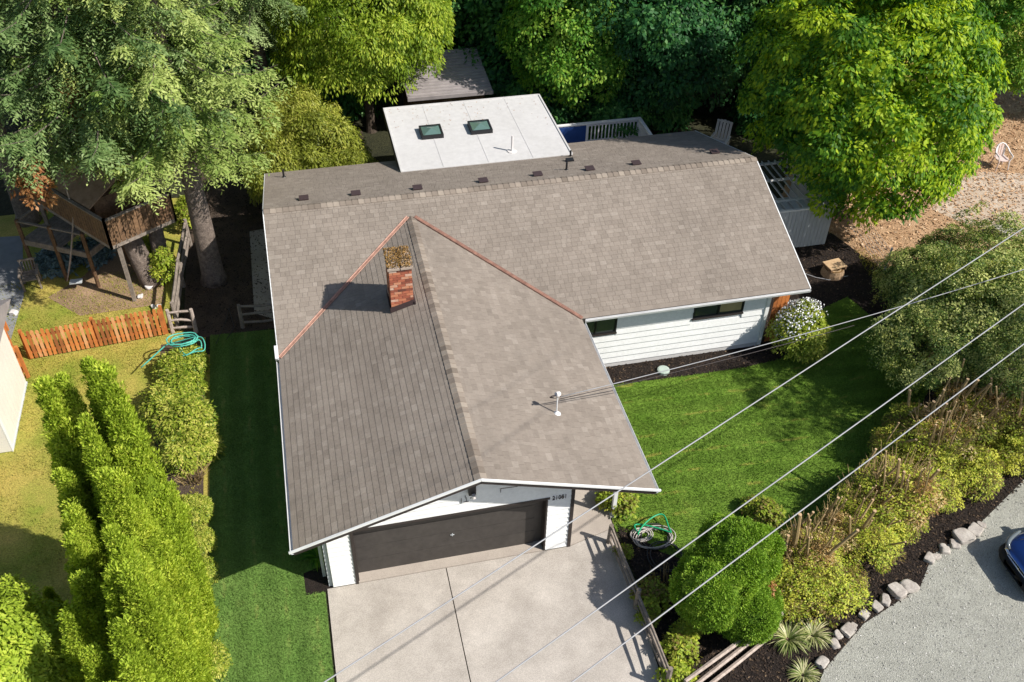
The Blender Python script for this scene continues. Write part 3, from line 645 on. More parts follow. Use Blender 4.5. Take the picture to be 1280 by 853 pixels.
# garage door
gd = MB(); gd.box((1.30,1.02,.03),(6.26,1.06,2.11)); gdo = gd.build('garage_door', M['door'], house)
for k in range(4): s = MB(); s.box((1.37,.995,.04+k*.52),(6.0,1.019,.04+k*.52+.508)); s.build('door_panel', M['door'], gdo)
s = MB(); s.bar((3.80,0.97,.98),(3.90,0.97,.98),.015,.02); s.bar((3.85,.97,.93),(3.85,.97,1.03),.015,.02); s.bar((3.85,.995,.98),(3.85,0.97,.98),.02,.02); s.build('handle', M['greyblue'], gdo)
board('door_trim',(1.33,WY-.012,.03),(1.33,WY-.012,2.16),.07,.09,M['brown'],(0,1,0)); board('door_trim',(1.29,WY-.014,2.15),(6.30,WY-.014,2.15),.07,.08,M['brown'])
s = MB(); s.box((6.215,WY-.03,.03),(6.25,1.0,2.10)); s.build('door_jamb', M['brown'], house)
s = MB(); s.box((1.365,WY+.03,.03),(1.385,.99,2.10)); s.build('door_jamb', M['brown'], house)
s = MB(); s.box((1.386,WY-.03,2.08),(6.214,.99,2.10)); s.build('door_head', M['brown'], house)
# fixtures on the gable
q = at_y(590,612,WY-.1); s = MB(); s.box((q.x-.09,WY-.16,q.z-.16),(q.x+.09,WY-.035,q.z+.22)); lf = s.build('wall_light', M['black'], house)
s = MB(); s.tube([(q.x+.02,WY-.20,q.z-.20),(q.x+.02,WY-.20,q.z-.10)], [.055,.05], 10); s.build('bulb', M['plastic'], lf)
q = at_y(600.5,604,WY-.1); s = MB(); s.box((q.x-.08,WY-.12,q.z-.11),(q.x+.08,WY-.035,q.z+.11)); s.build('junction_box', M['white'], house)
q = at_y(583,625,WY-.05)
for dx, dz, w, h in ((-.13,0,.012,.16),(.0,.0,.012,.16),(-.07,-.08,.13,.012),(.09,.03,.15,.012),(-.03,.10,.012,.10)):
    s = MB(); s.box((q.x+dx,WY-.05,q.z+dz-h/2),(q.x+dx+w,WY-.034,q.z+dz+h/2)); s.build('hoop_bracket', M['ventbrown'], house)
q = at_y(626,612,WY-.05); s = MB(); s.bar((q.x,WY-.045,q.z-.12),(q.x,WY-.045,q.z+.02),.01,.012,(0,1,0)); s.bar((q.x,WY-.045,q.z+.02),(q.x+.42,WY-.045,q.z+.0),.01,.012); s.build('cable_clip', M['ventbrown'], house)
q0 = at_y(690.5,623.5,WY-.05); q1 = at_y(708,617,WY-.05)
cu = bpy.data.curves.new('number_curve', 'FONT'); cu.body = '21081'; cu.size = .24; cu.extrude = .008; cu.align_x = 'LEFT'; cu.space_character = 1.05
to = bpy.data.objects.new('tmp', cu); LINK(to); dg = bpy.context.evaluated_depsgraph_get(); me = bpy.data.meshes.new_from_object(to.evaluated_get(dg)); bpy.data.objects.remove(to)
me.materials.clear(); me.materials.append(M['wiredark']); no = link_mesh('house_number', me, house); no.rotation_euler = (PI/2,0,0); no.location = (q0.x, WY-.045, q0.z-.07)
sc = (q1.x-q0.x)/max(v.co.x for v in me.vertices); no.scale = (sc,.9,1)
# chimney
NG = Vector((-PG,0,1)).normalized()
cb = at_plane(490,391,(0,0,ZE),NG); CX0, CY0 = cb.x, cb.y; CW, CD = .62, .86; CT = cb.z + 1.45
s = MB(); s.box((CX0+.02,CY0+.02,cb.z-.4),(CX0+CW-.02,CY0+CD-.02,CT-.02)); chim = s.build('chimney', M['mortar'], house)
bh = .083
for k in range(int((CT-cb.z+.25)/bh)):
    z = CT-(k+1)*bh
    off = (k%2)*.11
    for (ax, a0, a1, fx) in (('x',CX0,CX0+CW,CY0),('x',CX0,CX0+CW,CY0+CD),('y',CY0,CY0+CD,CX0),('y',CY0,CY0+CD,CX0+CW)):
        if ax == 'x' and fx > CY0+.1 and k % 1 == 0 and k > 14: continue
        u = a0 - off
        while u < a1-.02:
            b0 = max(a0,u); b1 = min(a1,u+.205)
            if b1-b0 > .04:
                s = MB(); s.tone = random.random(); o_ = random.uniform(.0,.006)
                if ax == 'x':
                    sg = -1 if fx < CY0+.1 else 1; y0, y1 = sorted((fx-sg*.05, fx+sg*o_)); s.box((b0,y0,z),(b1,y1,z+bh-.013))
                else:
                    sg = -1 if fx < CX0+.1 else 1; x0, x1 = sorted((fx-sg*.045, fx+sg*o_)); s.box((x0,b0+.003,z),(x1,b1-.003,z+bh-.013))
                s.build('brick', M['brick'], chim)
            u += .217
s = MB(); bm_ = rock_mb((0,0,0),1,1,1,1); 
for (x0,x1) in ((CX0-.035,CX0+CW/2-.012),(CX0+CW/2+.012,CX0+CW+.035)):
    s.box((x0,CY0-.035,CT),(x1,CY0+CD+.035,CT+.06)); s.box((x0+.03,CY0-.01,CT+.06),(x1-.03,CY0+CD+.01,CT+.12))
cap = s.build('chimney_cap', M['mortar'], chim)
g = Leaves(); n = 2600; P = np.column_stack([rng.uniform(CX0-.03,CX0+CW+.03,n), rng.uniform(CY0-.03,CY0+CD+.03,n), CT+.10+rng.random(n)*.03]); P = P[np.abs(P[:,0]-CX0-CW/2) > .015]
g.add(P, rdir(len(P))+[0,0,.5], rdir(len(P)), .045, .03, rng.random(len(P))); mo = link_mesh('moss', g.mesh('moss', tone_mat('moss_clumps', [(0,(.08,.06,.02)),(.5,(.26,.15,.045)),(1,(.46,.27,.09))], noise=(9,.3))), chim); mo['kind'] = 'stuff'
for x in (CX0-.004,): pass
s = MB(); zf = lambda x: ZE+PG*x
s.add([(CX0-.03,CY0-.035,zf(CX0)+.02),(CX0+CW+.03,CY0-.035,zf(CX0+CW)+.02),(CX0+CW+.03,CY0-.03,zf(CX0+CW)+.20),(CX0-.03,CY0-.03,zf(CX0)+.20)],[(0,1,2,3)])
s.box((CX0-.045,CY0-.03,zf(CX0)-.05),(CX0-.03,CY0+CD,zf(CX0)+.16)); s.box((CX0+CW+.02,CY0-.06,zf(CX0+CW)-.05),(CX0+CW+.06,CY0+CD,zf(CX0+CW)+.13))
s.build('base_flashing', M['ventbrown'], chim)
# low slope roof behind with skylights
FX0, FX1, FY0, FY1 = 4.6, 10.72, 14.75, 19.62
zf2 = lambda y: 3.34 - (y-FY0)*.028
s = MB(); slab([(FX0,FY0,zf2(FY0)),(FX1,FY0,zf2(FY0)),(FX1,FY1,zf2(FY1)),(FX0,FY1,zf2(FY1))], s, .22, 0); fr = s.build('flat_roof', M['membrane'], house)
for a,b in (((FX0+.02,FY0+.02),(FX0+.02,FY1)),((FX1-.02,FY0+.02),(FX1-.02,FY1)),((FX0+.05,FY1-.02),(FX1-.05,FY1-.02))):
    s = MB(); s.bar((*a,zf2(a[1])+.012),(*b,zf2(b[1])+.012),.06,.035); s.build('edge_trim', M['membrane'], fr)
s = MB(); s.box((FX0-.03,FY0+.05,3.02),(FX0-.003,FY1,3.19)); s.build('fascia', M['ventbrown'], fr)
s = MB(); s.box((FX0+.4,YB-.5,0),(FX1-.4,FY1-.4,3.0)); s.build('rear_wall', M['siding'], house)
for x in (6.1, 7.7, 9.3): s = MB(); s.bar((x,FY0+.03,zf2(FY0)+.006),(x,FY1-.05,zf2(FY1)+.006),.03,.005); s.build('membrane_seam', M['membrane'], fr)
_lt = Leaves(); _n = 90; _P = np.column_stack([FX0+.15+(FX1-FX0-.3)*rng.random(_n), FY1-.1-np.abs(rng.normal(0,1.1,_n)), np.zeros(_n)]); _P = _P[_P[:,1] > FY0+.1]; _P[:,2] = zf2(_P[:,1])+.01
_lt.add(_P, np.column_stack([rng.normal(size=(len(_P),2)), rng.normal(0,.15,len(_P))]), np.column_stack([rng.normal(0,.2,(len(_P),2)), np.ones(len(_P))]), .07, .03, rng.random(len(_P))); _o = link_mesh('leaf_litter', _lt.mesh('leaf_litter', M['brownleaf']), fr); _o['kind'] = 'stuff'
for px, py in ((539,166),(600,160)):
    c = at(px,py,3.32); w,d = .40,.40; zz = zf2(c.y)
    s = MB(); s.box((c.x-w,c.y-d,zz-.02),(c.x+w,c.y-d+.06,zz+.16)); s.box((c.x-w,c.y+d-.06,zz-.02),(c.x+w,c.y+d,zz+.16)); s.box((c.x-w,c.y-d+.06,zz-.02),(c.x-w+.06,c.y+d-.06,zz+.16)); s.box((c.x+w-.06,c.y-d+.06,zz-.02),(c.x+w,c.y+d-.06,zz+.16))
    sk = s.build('skylight', M['black'], fr); s = MB(); a = .34
    s.add([(c.x-a,c.y-a,zz+.13),(c.x+a,c.y-a,zz+.13),(c.x+a,c.y+a,zz+.13),(c.x-a,c.y+a,zz+.13),(c.x,c.y,zz+.24)],[(0,1,4),(1,2,4),(2,3,4),(3,0,4)]); s.build('pane', M['skyglass'], sk)
c = at(640,190,3.3); s = MB(); s.tube([(c.x,c.y,zf2(c.y)),(c.x,c.y,zf2(c.y)+.62)],.04,10); s.tube([(c.x,c.y,zf2(c.y)),(c.x,c.y,zf2(c.y)+.03)],.17,12); s.build('vent_pipe', M['plastic'], fr)
NB = Vector((0,PM,1)).normalized()
def on_rear(px,py): return at_plane(px,py,(0,YB,ZE),NB)
for px,py in ((445,244),(522,237),(604,228),(672,220),(737,213),(795,206),(893,192),(380,250)):
    c = on_rear(px,py); s = MB(); z = c.z
    s.box((c.x-.12,c.y-.10,z-.05),(c.x+.12,c.y+.12,z+.07)); s.box((c.x-.15,c.y-.13,z+.071),(c.x+.15,c.y+.14,z+.095)); v_ = s.build('roof_vent', M['ventbrown'], house)
for px,py,h in ((708,213,.30),(713,196,.24),(355,222,.3)):
    c = on_rear(px,py); s = MB(); s.tube([(c.x,c.y,c.z-.05),(c.x,c.y,c.z+h)],.035,8); s.tube([(c.x,c.y,c.z),(c.x,c.y,c.z+.04)],[.09,.05],8); s.build('plumbing_vent', M['black'], house)
c = on_rear(712,202); s = MB(); s.box((c.x-.12,c.y-.08,c.z-.02),(c.x+.14,c.y+.12,c.z+.08)); s.build('roof_vent', M['black'], house)
# service mast
NGR = Vector((PG,0,1)).normalized(); mb_ = at_plane(695.5,517,(XGR,0,ZE),NGR)
s = MB(); s.tube([mb_, mb_+Vector((0,0,.62))],.02,8); s.tube([mb_+Vector((0,0,-.02)), mb_+Vector((0,0,.05))],[.12,.04],10); ms = s.build('service_mast', M['gutter'], house)
s = MB(); t_ = mb_+Vector((0,0,.62)); s.tube([t_, t_+Vector((.01,-.02,.09)), t_+Vector((-.06,-.05,.12))],[.05,.075,.06],8); s.build('weatherhead', M['plastic'], ms)
s = MB()
for k in range(3): s.tube([t_+Vector((-.05,-.05,.10)), t_+Vector((-.16,-.04-.03*k,.08)), t_+Vector((-.20,.0,-.02+.02*k)), t_+Vector((-.05,.03,-.10)), t_+Vector((.10,.02,-.05))],.008,5)
s.build('drip_loop', M['wiredark'], ms)
# porch post and beam
pb = at(766,644); s = MB(); s.box((pb.x-.05,pb.y-.05,0),(pb.x+.05,pb.y+.05,ZE-.02)); s.build('porch_post', M['white'], house)
board('porch_beam',(8.36,WY,2.60),(8.36,YE,2.60),.1,.16,M['white'])
s = MB(); s.box((pb.x-.1,pb.y-.1,-.02),(pb.x+.1,pb.y+.1,.06)); s.build('post_base', M['membrane'], house)
s = MB(); s.box((7.2,MY-.03,.05),(8.15,MY-.002,2.1)); s.build('front_door', M['brown'], house)
# cedar screen at the right corner of the house
q = at(958,430); sc_ = thing('cedar_panel', 'narrow reddish cedar panel standing at the right corner of the house', 'panel', (MX+.5,MY+.1,0))
for k in range(4): s = MB(); s.tone = random.random(); s.box((MX+.30+k*.13,MY+.08,.05),(MX+.42+k*.13,MY+.11,2.15)); s.build('board', M['wood_orange'], sc_)
# ================================================================== FENCES AND STRUCTURES
def spread(a, b, n): return [Vector(a).lerp(Vector(b), i/(n-1)) for i in range(n)]
# orange picket fence
def picket_fence(a, b, n, label, h=1.12, lean=0):
    a = Vector(a); b = Vector(b); d = (b-a).normalized(); nrm_ = Vector((d.y,-d.x,0)); w = (b-a).length/n
    f = thing('picket_fence', label, 'fence', a)
    for z in (.28,.88): s = MB(); s.tone = .3; s.bar(a+Vector((0,0,z))-nrm_*.035, b+Vector((0,0,z))-nrm_*.035, .05, .08); s.build('rail', M['wood_orange'], f)
    for p in spread(a, b, max(2,int((b-a).length/1.5)+1)): s = MB(); s.tone = .4; s.bar(p-nrm_*.10, p-nrm_*.10+Vector((0,0,h+.04)), .09, .09, (0,1,0)); s.build('post', M['wood_orange'], f)
    for i in range(n):
        c = a+d*(w*(i+.5)); s = MB(); s.tone = random.random(); hw = w*.34; hh = h+random.uniform(-.03,.03); t = nrm_*.011; k = random.uniform(-.012,.012)
        fr = [c-d*hw+Vector((0,0,.05)), c+d*hw+Vector((0,0,.05)), c+d*(hw+k)+Vector((0,0,hh-.05)), c+d*(hw*.5+k)+Vector((0,0,hh)), c-d*(hw*.5-k)+Vector((0,0,hh)), c-d*(hw-k)+Vector((0,0,hh-.05))]
        s.add([p+t*1.2 for p in fr]+[p-t for p in fr], [tuple(range(6)), tuple(range(11,5,-1))]+[(j,6+j,6+(j+1)%6,(j+1)%6) for j in range(6)]); s.build('picket', M['wood_orange'], f)
    return f
picket_fence((-7.89,11.28,0), (-3.72,11.66,0), 30, 'long run of bright orange picket fence facing the arborvitae hedge')
picket_fence((-8.9,12.9,0), (-7.93,10.4,0), 17, 'short run of orange picket fence ending at the cream building', 1.25)
# rail fences
def rail_fence(pts, label, m, posts=True, h=.78, rails=(.18,.44,.70), r=.036, offs=0, group=None):
    f = thing('rail_fence', label, 'fence', pts[0], 0, group)
    for i, p in enumerate(pts):
        s = MB(); s.tube([(p[0],p[1],-.05),(p[0]+.01,p[1],h+random.uniform(-.03,.05))],[.075,.06],7); s.build('post', m, f)
    for i in range(len(pts)-1):
        a, b = Vector(pts[i]), Vector(pts[i+1])
        for kz, z in enumerate(rails):
            s = MB(); sdv = (b-a).normalized().cross(Vector((0,0,1)))*(offs*(1-kz)); j = lambda: Vector((random.uniform(-.02,.02),random.uniform(-.02,.02),z+random.uniform(-.03,.03)))
            s.tube([a+j()+sdv, (a+b)/2+j()+sdv, b+j()+sdv],[r,r*1.15,r*.9],6); s.build('rail', m, f)
    return f
fa = at(761,679); 
rail_fence([(fa.x,fa.y,0),(8.05,-1.5,0),(8.08,-3.7,0)], 'low weathered three rail fence running along the right edge of the driveway', M['wood_grey'])
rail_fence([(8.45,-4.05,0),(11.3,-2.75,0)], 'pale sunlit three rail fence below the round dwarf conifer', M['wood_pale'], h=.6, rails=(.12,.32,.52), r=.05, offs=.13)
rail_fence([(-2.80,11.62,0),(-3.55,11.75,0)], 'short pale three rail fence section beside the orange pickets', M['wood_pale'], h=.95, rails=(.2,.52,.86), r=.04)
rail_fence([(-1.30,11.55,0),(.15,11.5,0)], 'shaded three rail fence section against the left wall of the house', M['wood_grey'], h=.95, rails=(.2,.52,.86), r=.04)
rail_fence([(-3.38,11.9,0),(-3.25,14.2,0),(-3.05,16.6,0)], 'weathered rail fence seen end on between the twin trunks and the bare soil', M['wood_grey'], h=1.15, rails=(.35,.7,1.05), r=.05)
# cream building at the left edge
nb = thing('neighbour_building', 'cream sided building wall cut by the left edge of the photo', 'building', (-7.85,7.3,0))
s = MB(); s.box((-14,7.3,.0),(-7.88,10.2,3.0)); s.build('wall', M['cream'], nb)
for k in range(11):
    s = MB(); y0 = 7.32+k*.262; s.box((-7.877,y0,.02),(-7.858,y0+.252,3.0)); s.build('siding_panel', M['cream'], nb)
s = MB(); s.box((-7.86,7.27,0),(-7.835,7.40,3.0)); s.build('corner_board', M['white'], nb)
s = MB(); s.box((-7.857,7.401,.0),(-7.83,10.2,.06)); s.build('base_trim', M['greyblue'], nb)
for k in range(15): s = MB(); s.box((-13.98,7.272,.02+k*.2),(-7.87,7.297,.02+k*.2+.19)); s.build('siding_board', M['cream'], nb)
s = MB(); s.add([(-14.3,6.9,2.95),(-7.5,6.9,2.95),(-7.5,10.6,2.95),(-14.3,10.6,2.95),(-14.3,8.75,3.9),(-7.5,8.75,3.9)],[(0,1,5,4),(2,3,4,5),(1,2,5),(3,0,4),(0,3,2,1)]); s.build('roof', M['metalroof'], nb)
# shed with ribbed roof
sh = thing('garden_shed', 'small shed with grey ribbed metal roof behind the flat roof', 'shed', (7.2,24.3,0))
s = MB(); s.box((6.1,22.9,0),(9.2,25.9,1.95)); s.build('wall', M['wood_deck'], sh)
s = MB(); slab([(5.9,22.6,2.0),(9.5,22.6,2.0),(9.5,26.2,2.3),(5.9,26.2,2.3)], s, .05, 0); rfm = s.build('roof', M['metalroof'], sh)
for k in range(15): y = 22.66+k*.24; z = 2.0+(y-22.6)/3.6*.3; s = MB(); s.bar((5.9,y,z+.012),(9.5,y,z+.012),.05,.035); s.build('roof_rib', M['metalroof'], rfm)
s = MB(); s.box((5.9,22.55,1.86),(9.52,22.6,2.01)); s.build('fascia', M['metalroof'], sh)
# rear deck with white railing
dk = thing('rear_deck', 'shaded rear deck with white baluster railing behind the roof', 'deck', (13,18.4,0))
s = MB(); s.box((10.8,16.75,.5),(15.2,20.0,.6)); s.build('deck_base', M['deckfloor'], dk)
for k in range(22): s = MB(); s.box((10.8,16.76+k*.148,.602),(15.2,16.76+k*.148+.138,.63)); s.build('deck_board', M['deckfloor'], dk)
zr0 = 1.55
for a,b in (((10.9,19.95),(15.15,19.95)),((15.15,19.93),(15.15,16.9))):
    s = MB(); s.bar((*a,zr0),(*b,zr0),.12,.05); s.bar((*a,zr0-.09),(*b,zr0-.09),.04,.09); s.build('top_rail', M['white'], dk)
    s = MB(); s.bar((*a,.72),(*b,.72),.04,.08); s.build('bottom_rail', M['white'], dk)
    A = Vector((*a,0)); B = Vector((*b,0)); n = int((B-A).length/.15)
    for i in range(n):
        p = A.lerp(B,(i+.5)/n); s = MB(); s.box((p.x-.02,p.y-.02,.70),(p.x+.02,p.y+.02,zr0-.06)); s.build('baluster', M['white'], dk)
for p in ((10.9,19.95),(12.9,19.95),(15.15,19.95),(15.15,17.4)): s = MB(); s.box((p[0]-.05,p[1]-.05,0),(p[0]+.05,p[1]+.05,zr0+.03)); s.build('post', M['white'], dk)
s = MB(); s.box((10.95,19.90,.62),(12.85,19.93,1.46)); s.build('solid_panel', mat('blue_screen', (.02,.06,.22), rough=.6), dk)
# slatted white enclosure
ex0 = at(985,305); EX0, EX1, EY0, EY1, EZ = 17.0, 19.95, 12.05, 15.2, 1.75
en = thing('slatted_enclosure', 'pale grey board enclosure with open slatted top right of the house', 'enclosure', (18.5,13.5,0))
n = 20; w = (EX1-EX0)/n
for i in range(n): s = MB(); s.box((EX0+i*w,EY0,.05),(EX0+(i+1)*w-.012,EY0+.03,EZ-.02)); s.build('front_board', M['greyblue'], en)
for i in range(20): w2_ = (EY1-EY0)/20; s = MB(); s.box((EX1-.03,EY0+.035+i*w2_,.05),(EX1,EY0+.035+(i+1)*w2_-.012,EZ-.02)); s.build('side_board', M['greyblue'], en)
for a,b in (((EX0,EY0-.02),(EX1+.03,EY0-.02)),((EX1+.02,EY0),(EX1+.02,EY1)),((EX0,EY0+.62),(EX1,EY0+.62)),((EX0,EY1),(EX1,EY1)),((EX0,EY0+2.0),(EX1,EY0+2.0))): s = MB(); s.bar((*a,EZ+.02),(*b,EZ+.02),.09,.07); s.build('beam', M['white'], en)
for i in range(11): x = EX0+.12+i*.27; s = MB(); s.bar((x,EY0+.66,EZ+.085),(x,EY1+.1,EZ+.085),.045,.05); s.build('slat', M['greyblue'], en)
for i in range(9): x = EX0+.15+i*.33; s = MB(); s.bar((x,EY0+.05,EZ+.02),(x,EY0+.56,EZ+.02),.22,.03); s.build('shelf_board', M['greyblue'], en)
s = MB(); s.box((EX0,EY0+.04,.05),(EX1-.04,EY1,.12)); s.build('floor', M['greyblue'], en)
# treehouse
A, B, C_ = Vector((-5.0,13.42,2.6)), Vector((-3.06,14.66,2.6)), Vector((-7.81,16.85,2.6)); D_ = B+(C_-A)
th_ = thing('treehouse', 'brown board treehouse platform built around the twin conifer trunks', 'treehouse', (-4.9,15.6,0))
def quadslab(pts, d, name, m, parent): s = MB(); slab(pts, s, d, 0); return s.build(name, m, parent)
nd = 16
for i in range(nd):
    p0 = A.lerp(C_, i/nd); p1 = A.lerp(C_, (i+.94)/nd); quadslab([p0, p0+(B-A), p1+(B-A), p1], .04, 'floor_board', M['wood_deck'], th_)
for a,b in ((A,B),(A,C_),(B,D_),(C_,D_)): s = MB(); s.bar(a-Vector((0,0,.12)), b-Vector((0,0,.12)), .06, .2); s.build('beam', M['wood_grey'], th_)
for a,b,n in ((A,B,13),(A,C_,28),(B,D_,24)):
    d = (b-a); out = Vector((d.y,-d.x,0)).normalized()*(.03 if (a,b)!=(A,C_) else -.03)
    for i in range(n):
        p = a+d*((i+.06)/n); q = a+d*((i+.94)/n); h = .86+random.uniform(-.02,.02); s = MB()
        s.bar((p+q)/2+out+Vector((0,0,-.08)), (p+q)/2+out+Vector((0,0,h)), (q-p).length, .022, out) ; s.build('railing_board', M['wood_deck'], th_)
    s = MB(); s.bar(a+Vector((0,0,.88)), b+Vector((0,0,.88)), .11, .04); s.build('top_rail', M['wood_grey'], th_)
    for p in (a, b): s = MB(); s.bar(p-Vector((0,0,.2)), p+Vector((0,0,.95)), .09, .09, (0,1,0)); s.build('railing_post', M['wood_grey'], th_)
e0 = (B-A).normalized(); e1_ = (C_-A).normalized(); hc = A + e1_*1.1 + e0*.35
hx, hy = 1.7, 2.0
P0, P1, P2, P3 = hc, hc+e0*hx, hc+e0*hx+e1_*hy, hc+e1_*hy
s = MB(); u8 = Vector((0,0,1.0)); s.add([P0,P1,P2,P3,P0+u8,P1+u8,P2+u8,P3+u8],[(0,3,2,1),(4,5,6,7),(0,1,5,4),(1,2,6,5),(2,3,7,6),(3,0,4,7)]); s.build('cabin', M['wood_deck'], th_)
rg0 = (P0+P1)/2+Vector((0,0,1.55))-e1_*.2; rg1 = (P3+P2)/2+Vector((0,0,1.55))+e1_*.2; ov = Vector((0,0,.92))
for a,b in ((P0-e0*.25-e1_*.2, P3-e0*.25+e1_*.2),(P2+e0*.25+e1_*.2, P1+e0*.25-e1_*.2)):
    r0, r1 = (rg0, rg1) if (a-P0).length < 1 else (rg1, rg0)
    quadslab([a+ov, r0, r1, b+ov] if (a-P0).length < 1 else [a+ov, r0, r1, b+ov], .05, 'roof', mat('needle_covered_roof', (.40,.26,.17), (.24,.15,.09), 4, .95, .8, 30, .03), th_)
for px,py in ((160,350),(120,300),(215,300)): pass
for p in (A+Vector((.15,.3,0)), C_+Vector((.2,-.1,0)), D_): s = MB(); s.bar((p.x,p.y,0),(p.x,p.y,2.5),.12,.12,(0,1,0)); s.build('support_post', M['wood_grey'], th_)
# lower open landing
ll = thing('lower_landing', 'low open wooden landing with railings below the treehouse', 'landing', (-7.3,16.0,0))
a, b, c = Vector((-8.31,16.0,1.35)), Vector((-6.1,14.75,1.35)), Vector((-7.4,17.3,1.35)); d = b+(c-a)
for p,q in ((a,b),(b,d),(c,d),(a,c)):
    s = MB(); s.bar(p,q,.07,.22); s.build('beam', M['wood_grey'], ll)
    s = MB(); s.bar(p+Vector((0,0,.85)),q+Vector((0,0,.85)),.09,.05); s.build('rail', M['wood_grey'], ll)
for p in (a,b,c,d,(a+b)/2): s = MB(); s.bar((p.x,p.y,0),(p.x,p.y,2.25),.11,.11,(0,1,0)); s.build('post', M['wood_deck'], ll)
for i in range(8): p0 = a.lerp(b,i/8*.6); quadslab([p0+Vector((0,0,.12)), p0+(b-a)*.07+Vector((0,0,.12)), p0+(b-a)*.07+(c-a)+Vector((0,0,.12)), p0+(c-a)+Vector((0,0,.12))], .03, 'floor_board', M['wood_grey'], ll)
sw = thing('rope_swing', 'pale rope hanging from the conifer in front of the lower landing', 'rope', (-6.9,14.3,0))
r_ = [at(84,352,.25), at(90,300,1.9), at(92,266,3.0)]; s = MB(); s.tube([r_[0], (r_[0]+r_[1])/2+Vector((.02,0,0)), r_[1], r_[2], r_[2]+Vector((.02,.1,3.0))], [.02,.03,.03,.025,.02], 6); s.build('rope', M['wood_pale'], sw)
q = at(95,352,.35); s = MB(); s.box((q.x-.2,q.y-.12,.33),(q.x+.2,q.y+.12,.37)); s.build('seat', M['greyblue'], sw)
# chairs
def slat_chair(name, label, cat, loc, rot, m, w=.6, d=.52, sh=.42, bh=.92, slats=6, adir=False):
    c = thing(name, label, cat, loc, rot); t = .03
    for sx in (-1,1):
        for sy in (-1,1):
            s = MB(); s.bar((sx*(w/2-.03),sy*(d/2-.03),0),(sx*(w/2-.03),sy*(d/2-.03)+(.0),.62 if sy<0 else .64),.055,.055,(0,1,0)); s.build('leg', m, c, False)
        s = MB(); s.bar((sx*(w/2-.02),-d/2-.04,.64),(sx*(w/2-.02),d/2+.06,.66),.08,.03); s.build('armrest', m, c, False)
    for k in range(5): y = -d/2+.02+k*(d/5); s = MB(); s.box((-w/2+.05,y,sh-.02),(w/2-.05,y+d/5-.02,sh+.01)); s.build('seat_slat', m, c, False)
    tilt = .22
    for k in range(slats):
        x = -w/2+.08+(w-.16)*k/(slats-1); top = bh + (.05*math.sin(PI*k/(slats-1)) if adir else 0); s = MB(); s.bar((x,d/2-.02,sh+.05),(x,d/2-.02+tilt*(top-sh),top),(w-.16)/slats*(.92 if adir else .5),.02,(0,1,0)); s.build('back_slat', m, c, False)
    s = MB(); s.bar((-w/2+.03,d/2-.02+tilt*(bh-sh)-.01,bh-.02),(w/2-.03,d/2-.02+tilt*(bh-sh)-.01,bh-.02),.04,.07); s.build('top_rail', m, c, False)
    s = MB(); s.bar((-w/2+.03,d/2-.02,sh+.06),(w/2-.03,d/2-.02,sh+.06),.04,.06); s.build('lower_rail', m, c, False)
    return c
q = at(42,358); slat_chair('garden_armchair', 'weathered grey slatted armchair beside the lower landing', 'chair', (q.x,q.y,0), .12, M['wood_grey'])
q = at(899,176,.55); slat_chair('adirondack_chair', 'white high backed chair just behind the right end of the roof', 'chair', (q.x,q.y,0), -.7, M['plastic'], .72, .6, .42, 1.25, 5, True)
q = at(1248,210); pc = thing('plastic_chair', 'white round backed plastic chair on the wood chips at the far right', 'chair', (q.x,q.y,0), -.1)
for sx in (-1,1):
    for sy in (-1,1): s = MB(); s.tube([(sx*.27,sy*.25,0),(sx*.22,sy*.2,.45)],[.025,.035],6); s.build('leg', M['plastic'] if sx > 0 else M['pinkplastic'], pc, False)
s = MB(); s.prism([(math.cos(a)*.27,math.sin(a)*.25) for a in [k*PI/6 for k in range(12)]],.43,.46); s.build('seat', M['pinkplastic'], pc, False)
arch = [(-.30,-.22,.64),(-.31,.1,.68),(-.25,.25,.82),(-.12,.33,.95),(0,.35,.99),(.12,.33,.95),(.25,.25,.82),(.31,.1,.68),(.30,-.22,.64)]
s = MB(); s.tube(arch,.032,6); s.build('arm_and_back_rim', M['plastic'], pc, False)
for x in (-.15,-.05,.05,.15): s = MB(); s.bar((x,.22,.45),(x*1.1,.33,.94),.075,.015,(0,1,0)); s.build('back_slat', M['pinkplastic'] if abs(x)<.1 else M['plastic'], pc, False)
for sx in (-1,1): s = MB(); s.bar((sx*.30,-.22,.64),(sx*.24,-.2,.44),.04,.03,(0,1,0)); s.build('arm_support', M['plastic'], pc, False)
# crate on stump
q = at(1040,343); st = thing('log_stump', 'round cut log lying in the mulch right of the house', 'stump', (q.x,q.y,0))
s = MB(); s.tube([(q.x,q.y,0),(q.x,q.y,.16),(q.x,q.y,.30)],[.42,.40,.36],14); s.build('trunk', M['dirt'], st)
for k in range(5): r = .34-k*.06; s = MB(); s.tube([(q.x,q.y,.30),(q.x,q.y,.304+k*.003)],[r,r],14); s.build('ring', M['cutwood'] if k%2 else M['moss'], st)
cr = thing('wooden_crate', 'small pale wooden crate resting on the cut log', 'crate', (q.x,q.y,.33), .15)
for k in range(4): s = MB(); s.box((-.34,-.26+k*.135,.10),(.34,-.26+k*.135+.12,.13)); s.build('top_board', M['cutwood'], cr, False)
for sx in (-1,1): s = MB(); s.box((sx*.30-.03,-.26,0),(sx*.30+.03,.27,.098)); s.build('side_board', M['wood_deck'], cr, False)
rk = at(1248,296); o = rock_mb((rk.x,rk.y,.2),.42,.36,.40,5).build('boulder', M['stone'], smooth=True); tag(o, 'large pale boulder at the far right above the big shrub', 'boulder')
q = at(1104,343); mp_ = thing('metal_fence', 'bare grey metal post with thin wire mesh at the edge of the mulch', 'fence', (q.x,q.y,0))
s = MB(); s.tube([(q.x,q.y,0),(q.x+.02,q.y+.02,1.15)],.035,7); s.build('post', M['greyblue'], mp_)
s = MB(); e_ = at(1062,285); 
